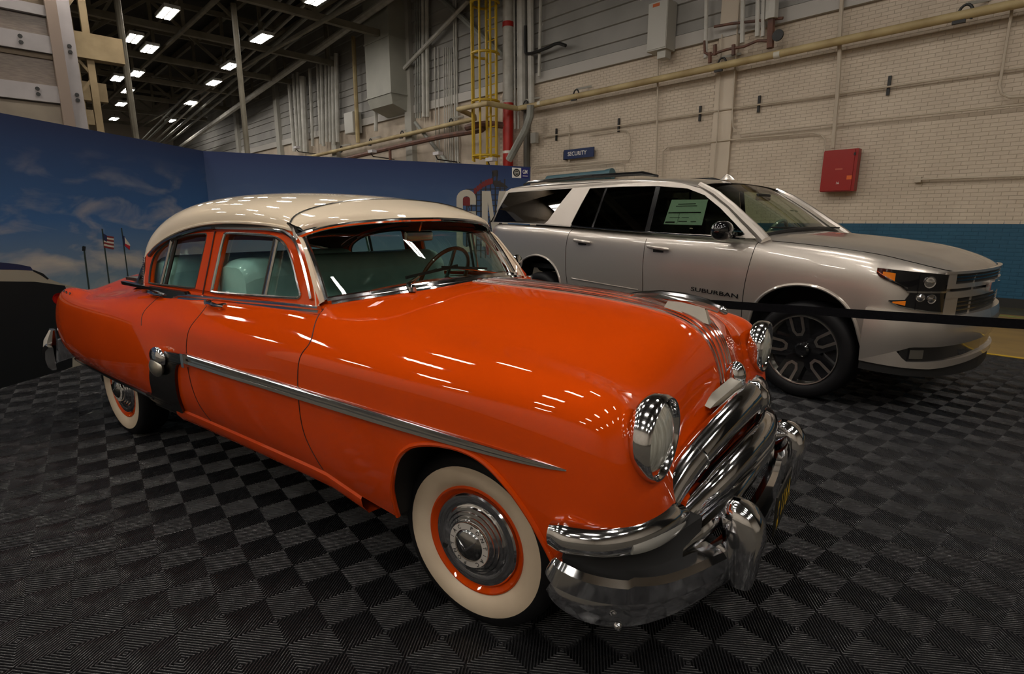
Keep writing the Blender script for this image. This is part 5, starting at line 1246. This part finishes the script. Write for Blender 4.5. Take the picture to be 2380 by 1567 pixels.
for sg in (-1,1):
    for lp_ in SUR: s_sheet([lp_], 0, .02, M_SI, 'window_surround', sg)
    s_sheet([Q1], -.006, 0, M_PRIV, 'quarter_window', sg)
    s_sheet([[(-2.60,1.832),(-2.1,1.83),(-1.66,1.814),(-1.66,1.344),(-2.3,1.375),(-2.76,1.40),(-2.77,1.43),(-2.68,1.66)]], -.006, 0, M_PRIV, 'rear_door_window', sg)
    s_sheet([[(-1.60,1.81),(-1.27,1.772),(-1.06,1.70),(-.86,1.575),(-.68,1.44),(-.56,1.335),(-.60,1.31),(-1.2,1.335),(-1.60,1.344)]], -.006, 0, M_FRT, 'front_door_window', sg)
    s_sheet([[(-1.66,1.814),(-1.60,1.81),(-1.60,1.344),(-1.66,1.344)]], -.003, 0, M_GB, 'window_pillar', sg)
    s_sheet([[(-2.36,1.831),(-2.33,1.831),(-2.40,1.38),(-2.43,1.382)]], -.004, 0, M_GB, 'window_divider', sg)
    MB().tube([(x, sg*(sy(x,z)+.004), z) for x, z in ((-2.76,1.398),(-2.0,1.36),(-1.2,1.33),(-.60,1.308))], .008, 6).build('belt_trim', M_GB, sub)
    wmx = MB(); e_ = Matrix.Translation((-.70,sg*1.10,1.375)) @ Matrix.Diagonal((.085,.125,.085,1))
    wmx.lathe([(math.cos(math.radians(a))**.7 if abs(a) < 90 else 0, math.sin(math.radians(a))) for a in range(-90,91,15)],18,e_)
    wmx.tube([(-.66,sg*.95,1.335),(-.68,sg*1.02,1.345)],.03,8); wmx.build('door_mirror', M_GB, sub)
# price sheet inside the front door window
mb = MB(); st = [(-1.43,1.668),(-1.02,1.658),(-1.02,1.42),(-1.455,1.428)]
sk = MB().add([(x,-(sy(x,z)-.014),z) for x, z in st],[(0,1,2,3)]).build('price_sheet', mat('price_paper',(.50,.62,.52),.6), sub, smooth=False)
for x0,x1,z0,z1 in ((-1.43,-1.06,1.535,1.545),(-1.44,-1.33,1.44,1.455),(-1.29,-1.19,1.452,1.460),(-1.15,-1.09,1.45,1.457),(-1.36,-1.12,1.60,1.606),(-1.34,-1.14,1.62,1.626),(-1.40,-1.28,1.49,1.494),(-1.26,-1.18,1.49,1.494),(-1.30,-1.297,1.43,1.54)):
    MB().add([(x,-(sy(x,z)-.0115),z) for x, z in ((x0,z0),(x1,z0),(x1,z1),(x0,z1))],[(0,1,2,3)]).build('sheet_print', M_GB, sk, smooth=False)
# roof
SRF = Surf([
 [(-1.13,.80,1.772),(-1.14,.76,1.80),(-1.15,.60,1.825),(-1.16,.3,1.842),(-1.16,0,1.846)],
 [(-1.40,.795,1.838),(-1.40,.775,1.862),(-1.40,.62,1.885),(-1.40,.3,1.90),(-1.40,0,1.904)],
 [(-2.0,.785,1.885),(-2.0,.77,1.908),(-2.0,.62,1.928),(-2.0,.3,1.942),(-2.0,0,1.945)],
 [(-2.8,.78,1.905),(-2.8,.765,1.930),(-2.8,.62,1.948),(-2.8,.3,1.960),(-2.8,0,1.963)],
 [(-3.6,.775,1.912),(-3.6,.76,1.936),(-3.6,.62,1.952),(-3.6,.3,1.962),(-3.6,0,1.965)],
 [(-4.18,.75,1.902),(-4.20,.73,1.925),(-4.24,.6,1.938),(-4.26,.3,1.946),(-4.26,0,1.948)],
 [(-4.26,.74,1.862),(-4.32,.70,1.86),(-4.38,.55,1.865),(-4.40,.3,1.87),(-4.40,0,1.87)],
 [(-4.44,.92,1.44),(-4.47,.80,1.44),(-4.50,.6,1.44),(-4.51,.3,1.44),(-4.51,0,1.44)]])
MB().grid(mirrored(SRF, lin(0,6,40), 16)).build('roof', M_SI, sub)
MB().grid(mirrored(SRF, lin(6,7,6), 16)).build('tailgate_glass', M_PRIV, sub)
for sg in (-1,1):
    MB().tube([(-4.0,sg*.66,1.945),(-3.9,sg*.66,1.975),(-2.8,sg*.665,1.985),(-1.95,sg*.67,1.965),(-1.75,sg*.67,1.925)],[.014,.02,.02,.024,.012],8).build('roof_rail', M_GB, sub)
    MB().tube([(-4.43,sg*.962,1.40),(-4.46,sg*.965,1.2),(-4.455,sg*.955,.98)],[.02,.03,.02],8).build('tail_lamp', mat('wagon_tail_red',(.25,.008,.01),.15,0,1), sub)
    SWB = None
# windshield
SB = [(-.50,.80,1.325),(-.46,.66,1.352),(-.42,.40,1.378),(-.405,.2,1.385),(-.40,0,1.387)]
ST = [(-1.10,.70,1.755),(-1.10,.62,1.782),(-1.11,.40,1.815),(-1.13,.2,1.83),(-1.13,0,1.835)]
SW = Surf([SB, [tuple(Vector(a).lerp(Vector(b),.5)+Vector((.02,0,.014))) for a, b in zip(SB, ST)], ST])
MB().grid(mirrored(SW, lin(0,2,10), 16)).build('windshield', M_WSB, sub)
for sg in (-1,1):
    MB().tube([(-.40,sg*.90,1.285),(-.50,sg*.865,1.36),(-.80,sg*.80,1.58),(-1.0,sg*.765,1.71),(-1.18,sg*.76,1.80)],[.05,.052,.045,.042,.035],10).build('windshield_pillar', M_SI, sub)
MB().tube(rim(SW,0,Vector((.01,0,.0))), .022, 8).build('wiper_tray', M_PLA, sub)
for y in (-.55,.1):
    MB().tube([(-.385,y+.45,1.395),(-.44,y+.1,1.40),(-.47,y-.15,1.405)],[.008,.010,.006],6).build('wiper', M_PLA, sub)
MB().lathe([(0,.06),(.02,.05),(.05,.01),(.06,0)],10, Matrix.Translation((-1.35,0,1.895)) @ Matrix.Diagonal((1.6,.5,1,1))).build('roof_antenna', M_SI, sub)
# cabin
rbox((-.62,0,1.22),(.40,1.50,.22),.08,'dashboard', M_PLA, sub)
for y in (-.42,.42):
    rbox((-1.75,y,1.18),(.20,.52,.75),.08,'front_seat', M_PLA, sub); rbox((-1.76,y,1.62),(.10,.26,.18),.04,'head_rest', M_PLA, sub)
rbox((-2.7,0,1.18),(.20,1.40,.75),.08,'rear_seat', M_PLA, sub); rbox((-3.6,0,1.15),(.20,1.40,.75),.08,'third_row_seat', M_PLA, sub)
MB().box((-2.2,0,.88),(3.4,1.6,.06)).build('cabin_floor', M_PLA, sub, smooth=False)
Mk = Matrix.Translation((-.98,.42,1.30)) @ Matrix.Rotation(math.radians(-65),4,'Y')
MB().tube([Mk @ Vector((.185*math.cos(a),.185*math.sin(a),0)) for a in [2*math.pi*k/24 for k in range(24)]], .02, 8, closed=True).build('steering_wheel', mat('wrapped_wheel',(.10,.14,.12),.15,0,.8), sub)
rbox((-.93,0,1.70),(.04,.24,.07),.015,'rear_view_mirror', M_PLA, sub)
# fascia: plan curve of the front (distance from centre -> x)
PLN = [(0,.963),(.2,.957),(.4,.94),(.6,.905),(.75,.86),(.85,.805),(.92,.74),(.965,.66),(.99,.56),(1.0,.46),(1.003,.40)]
def pl_pts():
    out = [(0.0, 0.0, PLN[0][1])]
    P = smooth_path([Vector((x, y, 0)) for y, x in PLN], 6); s = 0
    for a, b in zip(P, P[1:]): s += (b-a).length; out.append((s, b.y, b.x))
    return out
PLC = pl_pts()
def s_at(y=None, x=None):
    if y is not None: return lerp_table([(p[1], p[0]) for p in PLC], y)
    return lerp_table([(-p[2], p[0]) for p in PLC], -x)
def f_pt(s, z, off, sg):
    y = lerp_table([(p[0],p[1]) for p in PLC], s); x = lerp_table([(p[0],p[2]) for p in PLC], s)
    y2 = lerp_table([(p[0],p[1]) for p in PLC], s+.01); x2 = lerp_table([(p[0],p[2]) for p in PLC], s+.01)
    if x2 == x and y2 == y: t = Vector((-1,.05,0))
    else: t = Vector((x2-x, y2-y, 0)).normalized()
    n = Vector((t.y,-t.x,0))
    return Vector((x+n.x*off, sg*(y+n.y*off), z))
def fpatch(zlo, zhi, off, name, m, s0, s1, n=24, nz=4, depth=.03, sides=(-1,1), bulge=0.0):
    """patch of the front skin between the tables zlo(s), zhi(s)"""
    for sg in sides:
        rows = []
        for s in lin(s0, s1, n):
            a, b = lerp_table(zlo, s), lerp_table(zhi, s)
            r = [f_pt(s, a, off-depth, sg)]+[f_pt(s, a+(b-a)*k/nz, off+bulge*math.sin(math.pi*k/nz), sg) for k in range(nz+1)]+[f_pt(s, b, off-depth, sg)]
            rows.append(r)
        mb = MB().grid(rows, flip=(sg > 0))
        for r in (rows[0], rows[-1]): mb.add(r, [tuple(range(len(r)))])
        mb.build(name, m, sub)
def fpatch_c(z0, z1, off, name, m, sw, **kw):
    """one piece across the centre"""
    R = []
    for s in lin(-sw, sw, 40):
        sg = 1 if s >= 0 else -1; a = abs(s)
        dp = kw.get('depth',.03); R.append([f_pt(a, z0, off-dp, sg), f_pt(a, z0, off, sg), f_pt(a, z1, off, sg), f_pt(a, z1, off-dp, sg)])
    mb = MB().grid(R, flip=True); return mb.build(name, m, sub)
sTip, sLow, sNot, sIn = s_at(x=.506), s_at(x=.60), s_at(x=.695), s_at(y=.735)
fpatch([(sIn,.965),(sNot,.965),(s_at(x=.661),1.0),(s_at(x=.581),1.038),(s_at(x=.53),1.058),(sTip,1.085)], [(sIn,1.083),(s_at(y=.813),1.095),(sTip,1.126)], .008, 'headlamp', M_GB, sIn, sTip)
fpatch([(sIn,.807),(s_at(y=.85),.82),(s_at(x=.665),.85),(sLow,.885)], [(sIn,.968),(sNot-.02,.968),(sNot,.905),(sLow,.895)], .008, 'headlamp', M_GB, sIn, sLow)
fpatch([(sIn,.955),(sNot,.958)], [(sIn,.968),(sNot,.970)], .012, 'lamp_chrome', M_CH, sIn, sNot)
fpatch([(sIn,.808),(s_at(y=.85),.821),(s_at(x=.665),.851),(sLow,.886)], [(sIn,.815),(s_at(y=.85),.828),(s_at(x=.665),.858),(sLow,.892)], .012, 'lamp_chrome', M_CH, sIn, sLow)
fpatch([(sNot,.985),(s_at(x=.661),1.006),(s_at(x=.581),1.05),(sTip+.0,1.10)], [(sNot,.995),(s_at(x=.661),1.013),(s_at(x=.581),1.057),(sTip,1.107)], .012, 'lamp_chrome', M_CH, sNot, sTip)
M_AMB = mat('amber_lens',(.85,.22,.008),.2,0,1.0)
fpatch([(s_at(x=.62),1.035),(s_at(x=.55),1.075)], [(s_at(x=.62),1.092),(s_at(x=.55),1.10)], .012, 'turn_lamp', M_AMB, s_at(x=.62), s_at(x=.545), n=6)
fpatch([(s_at(x=.70),.862),(s_at(x=.63),.877)], [(s_at(x=.70),.898),(s_at(x=.63),.888)], .012, 'turn_lamp', M_AMB, s_at(x=.695), s_at(x=.625), n=6)
for sg in (-1,1):
    for (s, z, r) in ((s_at(y=.865),1.035,.042),(s_at(y=.90),.925,.030),(s_at(y=.84),.915,.034)):
        p = f_pt(s, z, .010, sg); q = f_pt(s, z, .03, sg); d = (q-p).normalized()
        MB().lathe([(r,-.004),(r,.004),(r*.8,.002),(r*.55,.006),(0,.012)],16, frame_m(p,(0,0,1),d.cross(Vector((0,0,1))),d)).build('lamp_projector', M_CH, sub)
# grille
fpatch_c(.78, 1.105, -.004, 'grille_recess', M_PLA, s_at(y=.66))
for z0, z1, sw in ((1.088,1.108,.76),(.984,1.016,.74),(.913,.962,.74)): fpatch_c(z0, z1, .014, 'grille_bar', M_SI, s_at(y=sw))
for sg in (-1,1):
    fpatch([(s_at(y=.62),1.0),(s_at(y=.735),.985)],[(s_at(y=.66),1.10),(s_at(y=.735),1.10)],.012,'grille_surround',M_SI,s_at(y=.655),s_at(y=.735),n=4,sides=(sg,))
    fpatch([(0,.785)],[(0,.95)],.012,'grille_surround',M_SI,s_at(y=.60),s_at(y=.735),n=4,sides=(sg,))
for z in (1.035,1.06): fpatch_c(z, z+.010, .006, 'grille_slat', M_GB, s_at(y=.65))
for z in (.815,.845,.875): fpatch_c(z, z+.010, .006, 'grille_slat', M_GB, s_at(y=.60))
bt = [(-.14,.03),(-.045,.03),(-.045,.05),(.045,.05),(.045,.03),(.14,.03),(.14,-.03),(.045,-.03),(.045,-.05),(-.045,-.05),(-.045,-.03),(-.14,-.03)]
MB().prism(bt, frame_m((.975,0,.972),(0,1,0),(0,0,1)), .03).build('grille_badge', M_CH, sub, smooth=False)
# bumper
sEnd = s_at(x=.475)
fpatch([(0,.565),(s_at(y=.9),.565),(s_at(x=.74),.56),(sEnd,.425)], [(0,.79),(sIn,.79),(s_at(x=.6),.83),(sEnd,.83)], .035, 'front_bumper', M_SI, 0.0, sEnd, n=40, nz=8, depth=.06, bulge=.02)
fpatch([(0,.415),(s_at(y=.8),.40),(sEnd,.425)], [(0,.452),(s_at(y=.925),.452),(s_at(x=.66),.56),(sEnd,.56)], .0355, 'bumper_lip', M_SI, 0.0, sEnd, n=40, nz=3)
fpatch([(0,.452)], [(0,.565)], .012, 'bumper_intake', M_GB, 0.0, s_at(x=.70), n=24)
fpatch([(0,.30),(sEnd,.36)], [(0,.415),(sEnd,.425)], .02, 'air_dam', M_PLA, 0.0, sEnd, n=24)
fpatch([(s_at(y=.80),.475)], [(s_at(y=.80),.54)], .018, 'fog_lamp', mat('fog_glass',(.16,.15,.13),.15,.6,1.0), s_at(y=.84), s_at(y=.91), n=4)
# wheels
def swheel(x, sg):
    Mw = Matrix.Translation((x, sg*.845, .405)) @ Matrix.Rotation(math.radians(90 if sg < 0 else -90),4,'X')
    w = MB().lathe([(.28,-.14),(.37,-.15),(.40,-.13),(.406,-.08),(.406,.08),(.398,.115),(.38,.132),(.34,.138),(.305,.130),(.293,.118)],56,Mw).build('wheel', M_RUB, sub)
    MB().lathe([(.295,.118),(.290,.128),(.282,.126),(.275,.10),(.27,-.05)],56,Mw).build('wheel_rim', M_ALU, w)
    MB().lathe([(.275,.06),(.10,.05),(0,.05)],40,Mw).build('wheel_barrel', M_GB, w)
    MB().lathe([(.06,.05),(.06,.105),(.045,.118),(0,.120)],20,Mw).build('wheel_cap', M_GB, w)
    for k in range(5):
        a = math.radians(104+72*k); Ma = Mw @ Matrix.Rotation(a-math.pi/2,4,'Z')
        vs = [(-.075,.05,.085),(.075,.05,.085),(.095,.276,.112),(-.095,.276,.112)]
        MB().add([Ma @ Vector(v) for v in vs]+[Ma @ Vector((x_,y_,.05)) for x_,y_,z_ in vs],[(0,1,2,3),(0,3,7,4),(1,5,6,2),(2,6,7,3),(0,4,5,1)]).build('wheel_spoke', M_GB, w, smooth=False)
        loop = [(-.060,.276),(-.052,.16),(-.025,.118),(.025,.118),(.052,.16),(.060,.276)]; inn = [(-.034,.276),(-.030,.17),(-.015,.142),(.015,.142),(.030,.17),(.034,.276)]
        z_ = lambda y: .088+.026*(y-.05)/.226
        n = 6; vs = [(x_,y_,z_(y_)+.003) for x_, y_ in loop]+[(x_,y_,z_(y_)+.003) for x_, y_ in inn]
        MB().add([Ma @ Vector(v) for v in vs],[(i,i+1,n+i+1,n+i) for i in range(n-1)]).build('spoke_face', M_ALU, w, smooth=False)
for x in (0.02,-3.302):
    for sg in (-1,1): swheel(x, sg)
